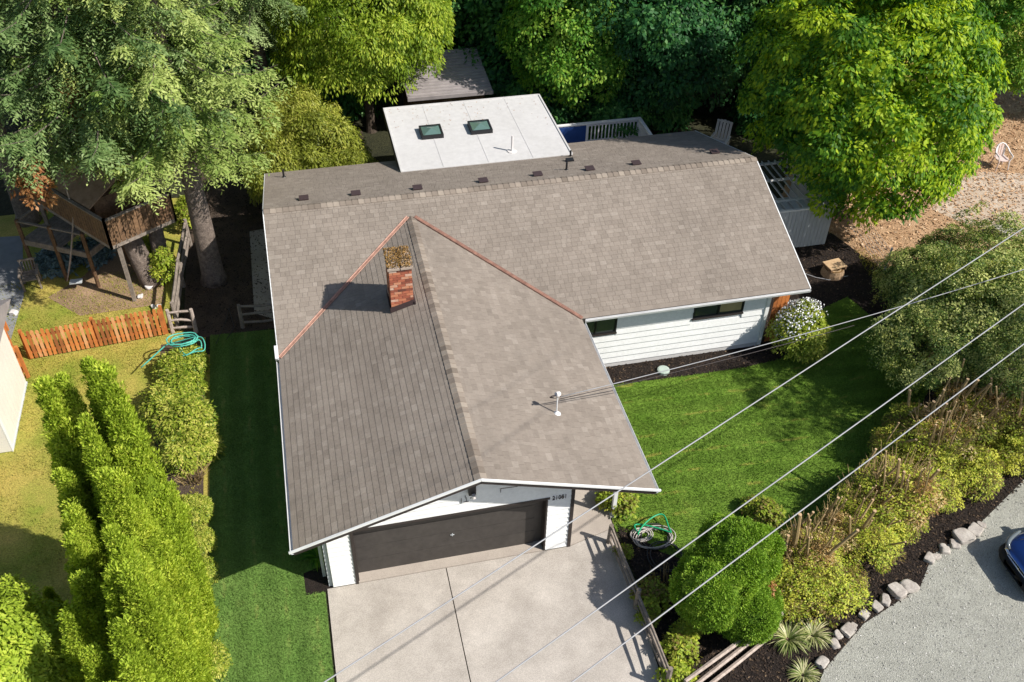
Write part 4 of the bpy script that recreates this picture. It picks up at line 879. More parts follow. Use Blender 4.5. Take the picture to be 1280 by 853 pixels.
for k in range(7):
    z = .1+k*.16; s.tube([(q.x,q.y,z),((q.x+e_.x)/2,(q.y+e_.y)/2,z-.03),(e_.x,e_.y,z)],.004,3,False)
for k in range(24): t = k/24; s.tube([(q.x+(e_.x-q.x)*t,q.y+(e_.y-q.y)*t,.05),(q.x+(e_.x-q.x)*t,q.y+(e_.y-q.y)*t,1.08)],.004,3,False)
s.build('wire_mesh', M['greyblue'], mp_)
# edging stones
sp = [(1027,830,.20),(1043,806,.17),(1047,795,.15),(1060,790,.22),(1066,784,.12),(1080,770,.17),(1095,761,.18),(1106,752,.20),(1121,742,.28),(1135,736,.27),(1162,700,.2),(1170,697,.14),(1180,688,.19),(1193,682,.18),(1203,674,.32),(1217,666,.26),(1226,658,.15)]
sp = [(a_,b_,r_*.88) for a_,b_,r_ in sp]
ordn = ['first','second','third','fourth','fifth','sixth','seventh','eighth','ninth','tenth','eleventh','twelfth','thirteenth','fourteenth','fifteenth','sixteenth','last']
for i,(px,py,r) in enumerate(sp):
    c = at(px,py); o = rock_mb((c.x,c.y,r*.28),r*1.15,r*.98,r*.85,30+i).build('edging_stone', M['stone'], smooth=True)
    tag(o, f'pale rounded stone edging the gravel lot, {ordn[i]} from the bottom of the photo', 'stone', 'stones edging the gravel lot')
for i,(px,py,r,l) in enumerate([(176,372,.13,'white rock nearest the orange fence below the twin trunks'),(187,361,.17,'larger white rock at the foot of the twin trunks'),(192,385,.12,'small white rock beside the orange pickets'),(199,384,.10,'white rock next to the weathered rail fence'),(18,393,.17,'bright white rock left of the orange fence'),(2,382,.18,'white rock at the left edge of the photo')]):
    c = at(px,py); o = rock_mb((c.x,c.y,r*.4),r,r*.8,r*.7,60+i).build('rock', M['plastic'], smooth=True); tag(o, l, 'rock', 'white rocks in the left yard')
q = at(829,465); s = MB(); s.tube([(q.x,q.y,.0),(q.x,q.y,.10),(q.x,q.y,.12)],[.2,.2,.15],12); o = s.build('drain_cover', mat('pale_green_plastic', (.42,.50,.44), rough=.5)); tag(o, 'round pale green cover in the mulch below the house wall', 'drain cover')
# hoses
def coil(c, rx, ry, turns, z, n=60, jit=.05, seed=1, lift=.02):
    r = random.Random(seed); pts = []
    for i in range(n*turns):
        a = 2*PI*i/n; k = 1+.12*math.sin(a*.37+seed)+r.uniform(-jit,jit)*.2; pts.append((c[0]+rx*k*math.cos(a)+.05*math.sin(a*.21), c[1]+ry*k*math.sin(a)+.06*math.sin(a*.13), z+lift*i/n+.01*math.sin(a*3)))
    return pts
c = at(815,668); s = MB()
fig8 = [(c.x + .52*math.sin(t)+.08*math.sin(3*t), c.y + .10 + .30*math.sin(2*t+.5)*.8 + .08*math.cos(t), .22+.05*math.cos(t)) for t in [k*2*PI/70 for k in range(118)]]
s.tube(fig8,.022,6); o = s.build('garden_hose', M['hose_g'], smooth=True); tag(o, 'green garden hose looped on the ground beside the driveway fence', 'hose')
s = MB(); s.tube(coil((c.x-.02,c.y-.22),.52,.34,4,.04,seed=3),.017,5); s.tube(coil((c.x-.35,c.y-.05),.28,.2,3,.05,seed=5),.017,5); o = s.build('coiled_hose', M['hose_w'], smooth=True); tag(o, 'pale coiled hose tangled under the green hose', 'hose')
s = MB(); s.tube(coil((c.x+.05,c.y-.85),.45,.5,2,.05,seed=8),.015,5); s.tube(coil((c.x+.0,c.y-.2),.4,.4,3,.03,seed=9),.016,5); o = s.build('dark_hose', M['hose_k'], smooth=True); tag(o, 'dark hose coiled in shade left of the round dwarf conifer', 'hose')
hp = at(229,430,.9); s = MB()
pts = coil((hp.x,hp.y),.42,.26,3,.95,seed=2,jit=.25,lift=.05); pts += [(hp.x-.5-.12*k, hp.y-.05*k, .95-.07*k) for k in range(8)]
s.tube(pts,.022,6); s.tube([(p[0]*1+.1, p[1]-.1+.1*math.sin(i*.3), p[2]-.08) for i,p in enumerate(coil((hp.x+.12,hp.y-.05),.34,.34,2,.9,seed=12))],.02,6)
hs = thing('hose_stand', 'turquoise hose draped over a thin stand above the shrubs', 'hose', (hp.x,hp.y,0)); s.build('hose', M['hose_t'], hs, smooth=True)
s = MB(); s.tube([(hp.x,hp.y,0),(hp.x,hp.y,1.0)],.025,6); s.bar((hp.x-.25,hp.y,1.0),(hp.x+.25,hp.y,1.0),.03,.03); s.build('stand', M['black'], hs)
s = MB(); s.tube([at(270,430,.03), at(283,400,.03), at(286,385,.03), at(293,410,.03), at(283,425,.03)],.012,5); o = s.build('thin_hose', M['hose_k']); tag(o, 'thin dark hose lying on the shaded soil by the house', 'hose')
s = MB(); s.tube([at(1006,342,.05), at(1020,347,.04), at(1036,350,.04), at(1060,345,.03)],.014,5); o = s.build('white_cord', M['wire']); tag(o, 'pale cord on the mulch between the house corner and the cut log', 'cord')
# overhead wires
def wire(a, b, za, zb, label, r=.014, m='wire', ext=(.4,1.0)):
    A_ = at(*a, za); B_ = at(*b, zb); d = B_-A_; p0 = A_-d*ext[0]; p1 = B_+d*ext[1]
    s = MB(); s.tube([p0.lerp(p1, i/40) for i in range(41)], r, 6); o = s.build('overhead_wire', M[m], smooth=True); return tag(o, label, 'wire', 'overhead wires crossing the yard')
wire((410,850),(1280,285),14.0,14.6,'upper of the three long overhead wires, crossing the garage corner',.0068)
wire((620,853),(1280,380),13.0,13.5,'middle of the three long overhead wires, crossing the front lawn',.008)
wire((715,853),(1280,430),5.9,6.2,'lowest of the three long overhead wires, crossing the round conifer',.015)
def drop(pts, label, r):
    s = MB(); q = [Vector(p) for p in pts]; s.tube(q, r, 6); o = s.build('service_wire', M['wiredark'] if 'dark' in label else M['wire'], smooth=True); return tag(o, label, 'wire', 'service wires from the roof mast')
m0 = t_+Vector((.10,.02,-.06)); far = Vector((30,10.5,6.5))
def catmull(a, b, sag, n=36): return [a.lerp(b,i/n)-Vector((0,0,4*sag*(i/n)*(1-i/n))) for i in range(n+1)]
E1 = at(1165,358,4.6); E1b = E1 + (E1-m0)*1.2
s_ = catmull(m0, E1b, .45); drop(s_, 'pale service wire sloping from the roof mast to the far right', .012)
s_ = catmull(t_+Vector((.05,.04,-.16)), E1b+Vector((0,0,-.05)), .62); drop(s_[:14], 'dark lower service wire leaving the roof mast over the shingles', .009)

# ================================================================== CAR
car = thing('parked_car', 'blue car with rounded nose cut by the right edge of the photo', 'car', (20.0,-2.75,0))
def loft(stations, m, name, parent, n=20, p=4):
    s = MB(); vs = []
    for (x, hw, zb_, zt, yo) in stations:
        for k in range(n):
            a = 2*PI*k/n; ca, sa = math.cos(a), math.sin(a); e = 2/p
            y = yo+hw*math.copysign(abs(ca)**e, ca); z = (zb_+zt)/2+(zt-zb_)/2*math.copysign(abs(sa)**e, sa); vs.append((x,y,z))
    fs = [(i*n+k, i*n+(k+1)%n, (i+1)*n+(k+1)%n, (i+1)*n+k) for i in range(len(stations)-1) for k in range(n)]
    fs += [tuple(range(n)), tuple((len(stations)-1)*n+k for k in range(n-1,-1,-1))]
    s.add([(v[0],v[1],v[2]) for v in vs], fs); return s.build(name, m, parent, smooth=True)
cX, cY = 17.78, -2.75
loft([(cX+.10,.45,.32,.62,cY),(cX+.16,.66,.26,.70,cY),(cX+.30,.80,.22,.78,cY),(cX+.6,.87,.2,.86,cY),(cX+1.1,.89,.2,.93,cY),(cX+1.5,.9,.2,.97,cY),(cX+2.6,.9,.2,.98,cY),(cX+3.6,.9,.2,.98,cY),(cX+4.1,.86,.22,.96,cY),(cX+4.35,.75,.28,.85,cY)], M['carpaint'], 'body', car)
loft([(cX+.02,.40,.24,.46,cY),(cX+.05,.62,.20,.50,cY),(cX+.16,.80,.18,.53,cY),(cX+.42,.895,.18,.53,cY),(cX+.8,.91,.18,.45,cY)], M['rubber'], 'bumper', car)
loft([(cX+.06,.42,.53,.60,cY),(cX+.10,.60,.53,.61,cY),(cX+.14,.62,.53,.62,cY)], M['chrome'], 'grille', car)
loft([(cX+1.35,.72,.9,.98,cY),(cX+2.0,.66,.9,1.38,cY),(cX+2.5,.64,.9,1.43,cY),(cX+3.2,.62,.9,1.40,cY),(cX+3.9,.66,.9,1.02,cY)], M['glass'], 'windows', car)
loft([(cX+1.98,.60,1.34,1.40,cY),(cX+2.2,.62,1.36,1.45,cY),(cX+3.0,.60,1.36,1.44,cY),(cX+3.3,.56,1.33,1.39,cY)], M['carpaint'], 'cabin_roof', car)
for sy in (-1,1):
    s = MB(); P_ = []
    for k in range(7): a = k/6; P_.append(Vector((cX+.14+.55*a**1.6, cY+sy*(.50+.40*a**.6), .66+.10*a)))
    s.tube(P_, [.03,.055,.065,.065,.06,.05,.03], 8); s.build('headlight', M['lampglass'], car, smooth=True)
    for wx in (.85, 3.45):
        s = MB(); yy = cY+sy*.82; s.tube([(cX+wx,yy-.1,.32),(cX+wx,yy-.085,.32),(cX+wx,yy+.085,.32),(cX+wx,yy+.1,.32)],[.28,.32,.32,.28],20); wh = s.build('wheel', M['rubber'], car)
        s = MB(); s.tube([(cX+wx,yy+sy*.10,.32),(cX+wx,yy+sy*.108,.32)],.19,14); s.build('rim', M['chrome'], wh)
    s = MB(); s.tube([(cX+.45,cY+sy*.60,.835),(cX+1.3,cY+sy*.62,.95)],.008,5); s.build('hood_seam', M['rubber'], car)
    s = MB(); s.box((cX+1.75,cY+sy*.90-.07,.93),(cX+1.90,cY+sy*.90+.07,1.05)); s.build('mirror', M['rubber'], car)

# ================================================================== PLANTS
def plant(name, label, cat, loc, me, part='foliage', rot=0, sc=(1,1,1), trunk=None, group=None, tm=None):
    t = thing(name, label, cat, loc, 0, group); o = link_mesh(part, me, t); o.rotation_euler = (0,0,rot); o.scale = sc
    if trunk: tr = trunk.build('trunk', tm or M['barkdark'], t, False)
    return t
# spruces
cA, wA = conifer_meshes('crown', M['needle'], 19, 4.4, 6.0, 96, 1)
cB, wB = conifer_meshes('crown', M['needle_bright'], 17, 3.7, 5.2, 84, 2)
def conifer(x, y, label, me, wood, H, r, rot, sc=1.0, bend=None, mb=None, crown_z=0):
    t = thing('spruce_tree', label, 'tree', (x,y,0), 0, 'tall spruce trees at the left')
    o = link_mesh('crown', me, t); o.rotation_euler = (0,0,rot); o.scale = (sc,sc,sc); o.location = (0,0,crown_z)
    b = bend or [(0,0)]*6; zs = [0,.35,1.2,3.5,H*.5,H]; rr = [r*1.45,r*1.1,r,r*.9,r*.55,.03]
    s = MB(); s.tube([(b[i][0],b[i][1],zs[i]-.05) for i in range(6)], rr, 16); s.build('trunk', M['bark'], t, False, True)
    w = MB(); w.v = list(wood.v); w.f = list(wood.f); w.t = list(wood.t); wo = w.build('limbs', M['bark'], t, False); wo.rotation_euler = (0,0,rot); wo.scale = (sc,sc,sc); wo.location = (0,0,crown_z)
q = at(268,350); conifer(q.x,q.y,'tall spruce with a bare grey trunk standing in the dark soil by the house', cB, wB, 17, .36, .3)
q = at(192,352); conifer(q.x,q.y,'spruce with leaning left trunk of the pair under the treehouse', cA, wA, 19, .34, 1.0, bend=[(0,0),(-.12,.08),(-.35,.35),(-.75,1.1),(-.8,1.2),(-.8,1.2)])
q = at(205,346); conifer(q.x,q.y+.35,'upright right trunk spruce of the pair under the treehouse', cB, wB, 16, .26, 2.2, .9, bend=[(0,0),(0,.05),(0,.2),(.05,.6),(.1,.8),(.1,.8)], crown_z=1.0)
conifer(-9.0,19.5,'dark spruce at the top left corner behind the treehouse', cA, wA, 19, .35, 3.3, 1.05)
conifer(-11.5,14.5,'spruce at the left edge of the photo with low hanging boughs', cA, wA, 18, .3, 4.4, .95, crown_z=.5)
conifer(-5.2,22.5,'spruce standing farther back between the two front spruces', cB, wB, 17, .3, 5.1, 1.05)
conifer(.2,24.5,'narrow spruce behind the lime green tree at the top', cA, wA, 17, .28, .9, .8)
# brown dead spray in the spruces
for px,py,z,l in ((95,115,7.5,'patch of rusty dead needles high in the left spruce'),(40,225,5.5,'rusty dead branch tip near the left edge')):
    c = at(px,py,z); me = broad_mesh('foliage', M['brownleaf'], .45,.45,.8, 30, 26, .16, .25, -1); plant('dead_branch', l, 'branch', tuple(c), me)
# broadleaf trees
def blimbs(h, r, spread_, top, n, seed, split=.35):
    rr = random.Random(seed); s = MB(); s.tube([(0,0,-.1),(0,0,.3),(rr.uniform(-.1,.1),rr.uniform(-.1,.1),h*split),(0,0,h*.75)],[r*1.4,r,r*.85,r*.35],10)
    for i in range(n):
        a = i*2.4+rr.random(); z = h*(split*.7+.35*rr.random()); e = Vector((math.cos(a)*spread_*rr.uniform(.5,.9), math.sin(a)*spread_*rr.uniform(.5,.9), z+top*rr.uniform(.15,.45)))
        s.tube([(0,0,z),e*.45+Vector((0,0,z*.6+.3)),e],[r*.45,r*.28,r*.08],6)
        for k in range(4):
            f = e*.6+Vector((0,0,z*.35)); g_ = e+Vector((rr.uniform(-1,1),rr.uniform(-1,1),rr.uniform(-.3,.8)))*spread_*.3; s.tube([f,(f+g_)/2+Vector((0,0,.15)),g_],[r*.15,r*.1,r*.04],4)
    return s
def tree(name, label, c, me, zc, h, r, sp_, seed, rot=0, sc=(1,1,1), group='broadleaf trees behind the house', cat='tree'):
    t = thing(name, label, cat, (c[0],c[1],0), 0, group); o = link_mesh('crown', me, t); o.location = (0,0,zc); o.rotation_euler = (0,0,rot); o.scale = sc
    blimbs(h, r, sp_, h*.6, 7, seed).build('trunk', M['barkdark'], t, False); return t
mapleM = broad_mesh('crown', M['maple'], 4.1,4.1,4.1, 600, 190, .165, .55, -.8, .7, .55, .45, .5, .55, .45, 101)
tree('maple_tree', 'large bright yellow green maple right of the house', (21.35,13.95), mapleM, 5.75, 7.5, .22, 3.6, 5, 0, (1.06,1.06,1.04))
darkM = broad_mesh('crown', M['leaf_dark'], 4,4,4, 420, 120, .2, .7, -.7, .5, .6, .4)
midM = broad_mesh('crown', M['leaf_mid'], 3,3,3.4, 420, 120, .15, .55, -.7, .6, .6, .45, .5, .4, .4, 55)
limeM = broad_mesh('crown', M['leaf_lime'], 3.7,3.4,3.4, 500, 150, .16, .58, -.6, 1.0, .38, .5, .7, .4, .5, 23)
tree('leafy_tree', 'mid green leafy tree hanging over the corner of the flat roof', (13.0,23.3), midM, 4.4, 6, .16, 2.4, 6)
tree('leafy_tree', 'lime green drooping tree left of the flat roof', (4.4,23.8), limeM, 5.0, 7, .2, 3, 7)
for i,(x,y,zc,sx,sz,l) in enumerate([(17.3,23.0,4.6,.95,.95,'dark leafy tree directly behind the rear deck'),(21.5,23.5,4.6,1,1,'dark shaded tree behind the white high backed chair'),(13.0,28.5,5,1.1,1.1,'dark tree beyond the shed to its right'),(7.0,31.5,5,1.3,1.2,'dark tree at the top directly behind the shed'),(19,31,5,1.3,1.3,'dark tree at the top centre right behind the maple'),(1.0,31,5,1.3,1.3,'dark tree behind the lime green tree'),(26,26,5,1.1,1.1,'dark tree behind the upper left side of the maple'),(33,33,5,1.5,1.4,'distant dark tree at the top right'),(12,39,5,1.7,1.5,'far dark tree at the top centre'),(-8,32,6,1.5,1.5,'dark tree far behind the spruces'),(25,40,5,1.6,1.5,'far dark tree beyond the maple')]):
    tree('shade_tree', l, (x,y), darkM, zc, 7, .2, 3, 20+i, i*1.3, (sx,sx,sz))
for i,(x,y,zc,sx,l) in enumerate([(31.5,19.5,4.2,.75,'slender tree with bare leaning trunk at the upper right edge'),(37.5,19.0,3.6,.8,'leafy tree cut by the right edge of the photo')]):
    tree('slender_tree', l, (x,y), midM, zc, 6, .12, 2, 50+i, i*2, (sx,sx,sx))
tree('street_tree', 'leafy tree outside the right edge whose shadow dapples the front lawn', (24.3,-.6), broad_mesh('crown', M['leaf_mid'], 2.9,2.3,2.4, 85, 90, .17, .5, -.8, .6, .3, .4), 8.3, 9, .17, 2, 77, group=None)
bambooM = broad_mesh('foliage', M['bamboo'], 1.5,1.5,1.7, 260, 90, .13, .35, -.5, .8, .3, .5, .7)
for i,(x,y,s_) in enumerate([(.6,18.6,1.0),(2.2,19.2,1.15),(3.2,18.0,.8),(1.2,20.8,1.2)]):
    plant('bamboo_shrub', ['yellow green bamboo shrub nearest the rear left roof corner','tallest yellow green bamboo shrub beside the flat roof','small bamboo shrub tucked against the flat roof edge','bamboo shrub behind the others under the spruce boughs'][i], 'shrub', (x,y,1.45*s_), bambooM, rot=i, sc=(s_,)*3, group='bamboo shrubs behind the house')
darkbush = broad_mesh('foliage', M['leaf_dark'], 1.4,1.4,1.2, 160, 60, .16, .4, -.3)
for i,(x,y,s_,l) in enumerate([(11.8,23.2,1.3,'dark bush at the foot of the tree behind the flat roof'),(14.5,21.8,1.1,'dark bush behind the deck railing corner'),(16.3,22.4,1.2,'dark bush between the deck and the white chair'),(21.6,21.2,1.1,'dark bush behind the slatted enclosure'),(10.5,26,1.6,'dark bush right of the shed'),(3.0,26.5,1.6,'dark bush left of the shed')]):
    plant('dark_bush', l, 'bush', (x,y,.7*s_), darkbush, rot=i, sc=(s_,)*3, group='dark bushes behind the house')
# arborvitae
def aprof(t): return .50*min(1, ((1-t)*1.75)**.9+.01)*(.75+.25*min(1,t*5))
def arb_mesh(): return lump_mesh('foliage', M['arbor'], aprof, 7.0, 820, 76, .08, .14, asp=.4)
arbs = [arb_mesh() for _ in range(3)]
def arb(x, y, h, w, label):
    t = thing('arborvitae', label, 'shrub', (x,y,0), 0, 'arborvitae hedge trees'); o = link_mesh('foliage', arbs[random.randrange(3)], t); o.rotation_euler = (random.uniform(-.02,.02),random.uniform(-.02,.02),random.random()*6); o.scale = (w,w,h/7.0)
    s = MB(); s.tube([(0,0,-.05),(0,0,h*.6)],[.07,.03],6); s.build('trunk', M['barkdark'], t, False)
west = [(48,483,8,1.05),(76,595,6.2,.95),(96,633,6,1.0),(86,676,5.6,.95),(102,725,5.4,1.0),(81,765,4.6,.95)]
mid = [(84,466,8,.9),(109,458,8.2,.95),(132,468,8.6,1.1),(109,527,7.6,1.0),(122,598,6.9,1.05),(147,664,6.9,1.05),(135,704,6.4,1.05),(142,775,6.2,1.05),(119,811,5.4,1.0)]
for i,(px,py,h,w) in enumerate(west): p = at(px,py,h); arb(p.x,p.y,h,w*1.12,f'arborvitae in the left row of the hedge, {ordn[i]} tip from the top')
for i,(px,py,h,w) in enumerate(mid): p = at(px,py,h); arb(p.x,p.y,h,w*1.0,f'tall arborvitae in the middle row of the hedge, {ordn[i]} tip from the top')
for i in range(7): arb(-2.72+random.uniform(-.08,.05), .25-1.05*i, 6.6-.12*i+(.4 if i%2 else -.3)+random.uniform(-.25,.25), 1.08, f'arborvitae in the right row of the hedge, {ordn[i]} tip from the top')
p = at(58,735,2.8); arb(p.x,p.y,2.8,.6,'small yellowing arborvitae standing alone left of the hedge')
# rhododendron border
rhoM = broad_mesh('foliage', M['rhodo'], .72,.72,.6, 150, 55, .095, .19, -.1, .1, .42, .6, .3, .45)
rl = ['shrub under the turquoise hose at the top of the border','leafy shrub second from the top of the side lawn border','broad rhododendron in the upper middle of the border','rhododendron with pale tips in the middle of the border','rhododendron just above the dead twigs','small shrub just below the dead twigs','low shrub farther down the side lawn edge','low shrub beside the shadow edge on the side lawn','low leafy shrub at the bottom of the hedge border']
for i,(px,py,z,s_) in enumerate([(228,450,.5,1.0),(222,482,.55,1.05),(228,520,.6,1.15),(232,556,.55,1.05),(205,500,.6,1.0),(240,632,.45,.7),(246,672,.4,.6),(248,710,.4,.6),(252,820,.4,.7)]):
    p = at(px,py,z); plant('rhododendron', rl[i], 'shrub', (p.x,p.y,z*.55), rhoM, rot=i*1.1, sc=(s_,s_,s_), group='shrubs bordering the side lawn')
def twigs(c, n, r, h, seed, m='twig'):
    rr = random.Random(seed); s = MB()
    for i in range(n):
        a = rr.random()*6.28; q = rr.random()**.5*r; b = Vector((c[0]+q*math.cos(a)*.6,c[1]+q*math.sin(a)*.6,c[2])); e = b+Vector((math.cos(a)*rr.uniform(.1,.5)*r, math.sin(a)*rr.uniform(.1,.5)*r, h*rr.uniform(.4,1)))
        s.tube([b,(b+e)/2+Vector((rr.uniform(-.05,.05),rr.uniform(-.05,.05),.05)),e],[.012,.009,.004],4,False)
    return s
p = at(238,590,.2); o = twigs((p.x,p.y,0),70,.6,.55,4).build('dead_twigs', M['twig']); tag(o, 'patch of dead reddish twigs between the side lawn shrubs', 'twigs')
p = at(200,740,2.4); me = broad_mesh('foliage', M['brownleaf'], .3,.3,.4, 20, 20, .10, .15, -1); 
# bottom left bush
lrm = broad_mesh('foliage', M['arbor'], 1.4,1.4,1.5, 340, 90, .10, .30, -.3, .2, .5, .55)
p = at(-5,838,3.0); plant('round_bush', 'rounded bright bush in the bottom left corner', 'bush', (p.x,p.y,3.0), lrm, trunk=None)
# fern in the corner bed
def strap_mesh(m, n, L_, w, seg=4, up=1.0):
    L = Leaves(); 
    for i in range(n):
        a = rng.random()*2*PI; e = rng.uniform(.35,1.2)*up; ln = L_*rng.uniform(.6,1.1); o_ = np.array([math.cos(a),math.sin(a)]); tone = rng.random(); pts = []
        for k in range(seg+1):
            t = k/seg; pts.append(np.array([o_[0]*ln*t*.85, o_[1]*ln*t*.85, ln*(e*t-1.0*t*t*e*.75)]) + np.array([o_[0],o_[1],0])*.04)
        sd = np.array([-o_[1],o_[0],0.])
        for k in range(seg):
            w0 = w*(1-(k/seg)**2)+.002; w1 = w*(1-((k+1)/seg)**2)+.001
            L.quads(np.array([pts[k]-sd*w0/2, pts[k]+sd*w0/2, pts[k+1]+sd*w1/2, pts[k+1]-sd*w1/2]), tone)
    return L.mesh('leaves', m)
plant('fern', 'shaded fern in the small bed at the left garage corner', 'fern', (.38,1.75,.02), strap_mesh(M['leaf_mid'], 60, .55, .07), 'fronds')
sm = strap_mesh(M['strap'], 170, .62, .035)
for px,py,s_,l in ((985,800,1.05,'striped strap leaved clump at the end of the pale rail fence'),(1015,795,.9,'striped strap leaved clump nearest the big green hedge'),(1003,845,.75,'small striped grass clump at the bottom near the stones')):
    p = at(px,py); plant('strap_plant', l, 'plant', (p.x,p.y,.02), sm, 'leaves', rot=px, sc=(s_,)*3, group='striped strap leaved clumps in the mulch')
# round dwarf conifer: two merged mounds
def dprof(R): return lambda t: R*math.sqrt(max(.0,1-(max(0,t-.35)/.66)**2))*(.86+.14*min(1,t*3))
d1 = dome_mesh('foliage', M['dome'], 1.12, 1.3, 300, 150, .065, .22)
dc = thing('dwarf_conifer', 'big rounded bright green dwarf conifer beside the driveway', 'shrub', (10.2,-1.2,0))

for (px,py,z,s_) in ((922,700,1.75,.84),(890,742,1.3,.82),(930,765,.8,.72)):
    p = at(px,py,z); o = link_mesh('foliage', d1, dc); o.location = (p.x-10.2,p.y+1.2,z); o.scale = (s_,s_,s_); o.rotation_euler = (0,0,s_*9)
me = broad_mesh('dead_patch', M['brownleaf'], .22,.22,.22, 24, 24, .07, .1, -1); p = at(957,738,1.25); o = link_mesh('dead_patch', me, dc); o['kind'] = 'stuff'; o.location = (p.x-10.2,p.y+1.2,1.25)
# white flowering shrub
me = broad_mesh('foliage', M['rhodo'], .82,.82,.95, 260, 42, .10, .22, -.6, .1, .5, .6, .3); p = at(1004,412,1.1)
wsx = thing('flowering_shrub', 'round shrub with white blossoms at the right corner of the house', 'shrub', (p.x,p.y,0)); o = link_mesh('foliage', me, wsx); o.location = (0,0,1.05)
L = Leaves(); d = rdir(2600); d = d[(d[:,2]>-.1) & (d[:,0]*-.55+d[:,1]*.5+d[:,2]*.75 > .35+rng.normal(0,.18,len(d)))]; P = d*np.array([.9,.9,1.05])*rng.uniform(.92,1.06,(len(d),1)); L.add(P, rdir(len(d))*.6+d*.3, d+rdir(len(d))*.5, .06, .055, 1); o = link_mesh('blossom', L.mesh('blossom', M['petal']), wsx); o.location = (0,0,1.05); o['kind'] = 'stuff'
# big glossy shrubs at right
pv = broad_mesh('foliage', M['privet'], 2.0,2.0,1.5, 300, 105, .09, .34, -.6, .1, .5, .30, .5, .9)
pl = ['glossy shrub at the lawn edge below the metal post','largest glossy shrub in the middle of the right side mass','glossy shrub below the boulder at the far right','glossy shrub behind the lawn shadow, lowest in the mass','glossy shrub at the right edge below the wires','shrub nearest the wood chips at the top of the mass','tall glossy shrub where two wires cross at the right']
for i,(px,py,z,s_) in enumerate([(1150,350,1.7,.72),(1200,400,2.5,.95),(1265,345,2.1,.85),(1160,432,2.0,.72),(1245,440,2.2,.72),(1190,325,1.7,.66),(1250,395,2.6,.8)]):
    q = at(px,py,z); x, y = q.x, q.y
    t = plant('glossy_shrub', pl[i], 'shrub', (x,y,z), pv, rot=i*1.4, sc=(s_,s_,s_*1.2), group='glossy shrubs at the right')
    s = MB()
    for k in range(6): a = k*1.05; s.tube([(0,0,-z),(math.cos(a)*.5*s_,math.sin(a)*.5*s_,-.3),(math.cos(a)*1.2*s_,math.sin(a)*1.2*s_,.7*s_)],[.05,.035,.012],5)
    s.build('stems', M['twig'], t, False)
# cut back hedge along the street
dryM = broad_mesh('dry_foliage', M['tanleaf'], .95,.95,.7, 26, 55, .085, .22, -.2, .1, .4, .3, .5, .8)
hms = [broad_mesh('foliage', M['hedge'], 1.0,1.0,.8, 120, 95, .08, .27, -.3, .1, .5, .25, .55, .8) for _ in range(3)]
hl = ['low green hedge shrub right of the round dwarf conifer','hedge shrub with sawn stems nearest the lawn','green lower front of the hedge above the striped clumps','hedge shrub with yellow leaves in the middle of the row','hedge shrub with tall sawn stems and bare brown twigs','bright green hedge shrub overlooking the mulch','hedge shrub with long leaning bare poles','bright hedge shrub at the right above the car','dry twiggy hedge shrub at the upper right','brown topped hedge shrub at the right edge','small green hedge shrub bulging toward the mulch','hedge shrub on the lawn side among sawn poles','yellow leaved hedge shrub below the long poles','low green shrub at the right edge beside the gravel lot','small twiggy shrub with short sawn stubs at the lawn edge','twiggy shrub with cut stubs below the lawn shadow','cluster of cut stubs just above the round conifer','small hedge shrub below the glossy shrubs','sparse leafy shrub touching the round conifer']
H = [(1000,722,.8,.80,0,0),(1012,675,1.1,.66,9,1),(1045,722,.6,.80,0,0),(1085,660,.8,.80,5,0),(1125,596,1.3,.9,14,1),(1128,640,.7,.7,1,0),(1180,535,1.5,.9,15,1),(1222,578,.8,.78,0,0),(1222,500,1.7,.9,12,1),(1272,500,1.7,.85,9,1),(1170,606,.7,.7,0,0),(1120,545,1.1,.6,3,0),(1160,585,.9,.7,3,0),(1268,556,.7,.75,0,0),(1050,655,.9,.6,8,1),(1082,612,1.0,.65,6,1),(1000,690,1.0,.55,7,1),(1150,515,1.4,.65,6,0),(960,690,.7,.5,3,0)]
for i,(px,py,z,s_,ns_,br) in enumerate(H):
    p = at(px,py,z); t = plant('cut_hedge_shrub', hl[i], 'shrub', (p.x,p.y,z*.7), hms[i%3], rot=i*1.7, sc=(s_*rng.uniform(1.0,1.25),s_*rng.uniform(1.0,1.25),(s_*.75 if br else s_)), group='cut back hedge along the street bed')
    if br:
        o = link_mesh('dry_foliage', dryM, t); o.location = (rng.normal(0,.2),rng.normal(0,.2),.12); o.rotation_euler = (0,0,i*2.1); o.scale = (s_*1.1,s_*1.1,s_*.9)
        tw = twigs((0,0,-.1), 120, s_*1.2, .9*s_+.25, 40+i); tw.build('bare_twigs', M['twig'], t, False)
    for k in range(ns_):
        a = rng.random()*6.28; q = rng.random()**.5*.85*s_; x_, y_ = q*math.cos(a), q*math.sin(a); h_ = .55+rng.random()*.95*(1 if br else .4); r_ = .018+rng.random()**2*.034; tx, ty = rng.normal(.05,.26), rng.normal(0,.26)
        s = MB(); s.tube([(x_,y_,-z*.6),(x_+tx*.4,y_+ty*.5,h_*.4),(x_+tx,y_+ty,h_)],[r_*1.25,r_*1.1,r_],6,False); cs = s.build('cut_stem', M['twig'], t, False)
        s = MB(); s.tube([(x_+tx,y_+ty,h_-.004),(x_+tx,y_+ty,h_+.012)],[r_*1.05,r_*1.0],7); s.build('cut_face', M['cutwood'], cs, False)
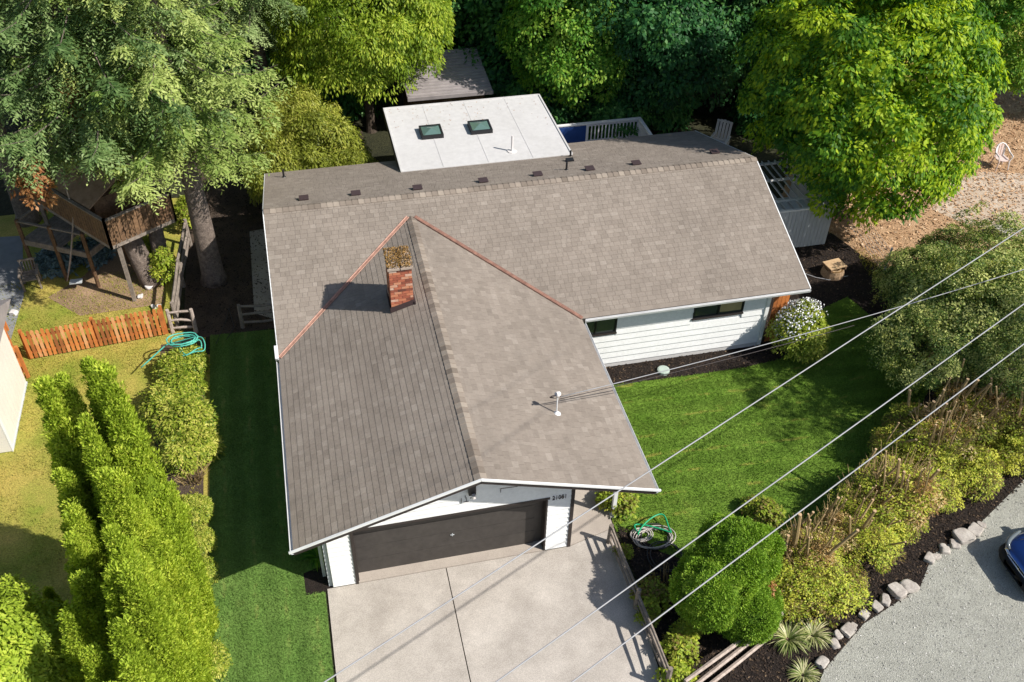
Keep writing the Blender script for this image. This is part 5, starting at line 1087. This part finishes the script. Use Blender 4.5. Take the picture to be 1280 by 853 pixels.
# little plants by the driveway fence and under the porch
sp_ = broad_mesh('foliage', M['hedge'], .34,.34,.3, 50, 26, .09, .13, -.2, .1, .6, .5)
for i,(px,py,s_,l) in enumerate([(815,745,1.2,'leafy bush on the driveway fence halfway down'),(812,770,.7,'small green bush just below it on the driveway fence'),(850,810,1.1,'bright yellow green bush at the end of the driveway fence'),(858,790,.9,'green bush between the two low rail fences'),(848,845,1.0,'yellow green bush at the bottom edge by the fences'),(778,625,1.1,'shrub under the right porch eave'),(760,622,.9,'small bright shrub behind the porch post'),(780,690,.6,'small weed growing through the driveway fence'),(960,640,1.1,'sparse yellow plant above the round conifer'),(940,632,.8,'low tan plant at the lawn edge above the round conifer')]):
    p = at(px,py,.3*s_); plant('low_bush', l, 'bush', (p.x,p.y,.3*s_), sp_, rot=i*2, sc=(s_,)*3, group='low bushes around the driveway fence')
p = at(840,720); o = twigs((9.0,-1.2,0),60,.7,.7,14).build('dry_twigs', M['twig']); tag(o, 'tangle of dry twigs left of the round dwarf conifer', 'twigs')
p = at(975,740,.4); me = broad_mesh('foliage', M['brownleaf'], .25,.25,.3, 30, 24, .10, .14, -.5); plant('brown_plant', 'withered orange brown plant beside the round conifer', 'plant', (p.x,p.y,.4), me)
# left yard plants
bl = broad_mesh('foliage', M['sky_leaf'], .5,.5,.45, 70, 40, .13, .2, -.2, .1, .5, .5)
for i,(px,py,s_,l) in enumerate([(72,335,1.2,'blue grey leafy plant under the lower landing'),(118,325,1.1,'blue grey plant beside the landing post')]):
    p = at(px,py); plant('blue_grey_plant', l, 'plant', (p.x,p.y,.35), bl, rot=i, sc=(s_,)*3, group='blue grey plants under the treehouse')
ys = broad_mesh('foliage', M['hedge'], .4,.4,.7, 70, 36, .11, .16, -.6, .1, .4, .5)
for i,(px,py,z,l) in enumerate([(205,330,.7,'slim yellow green shrub right of the twin trunks'),(232,265,.8,'yellow green shrub left of the tall bare trunk'),(185,315,.5,'small shrub showing between the twin trunks')]):
    p = at(px,py,z); plant('yellow_shrub', l, 'shrub', (p.x,p.y,z), ys, rot=i, group='yellow green shrubs around the trunks')
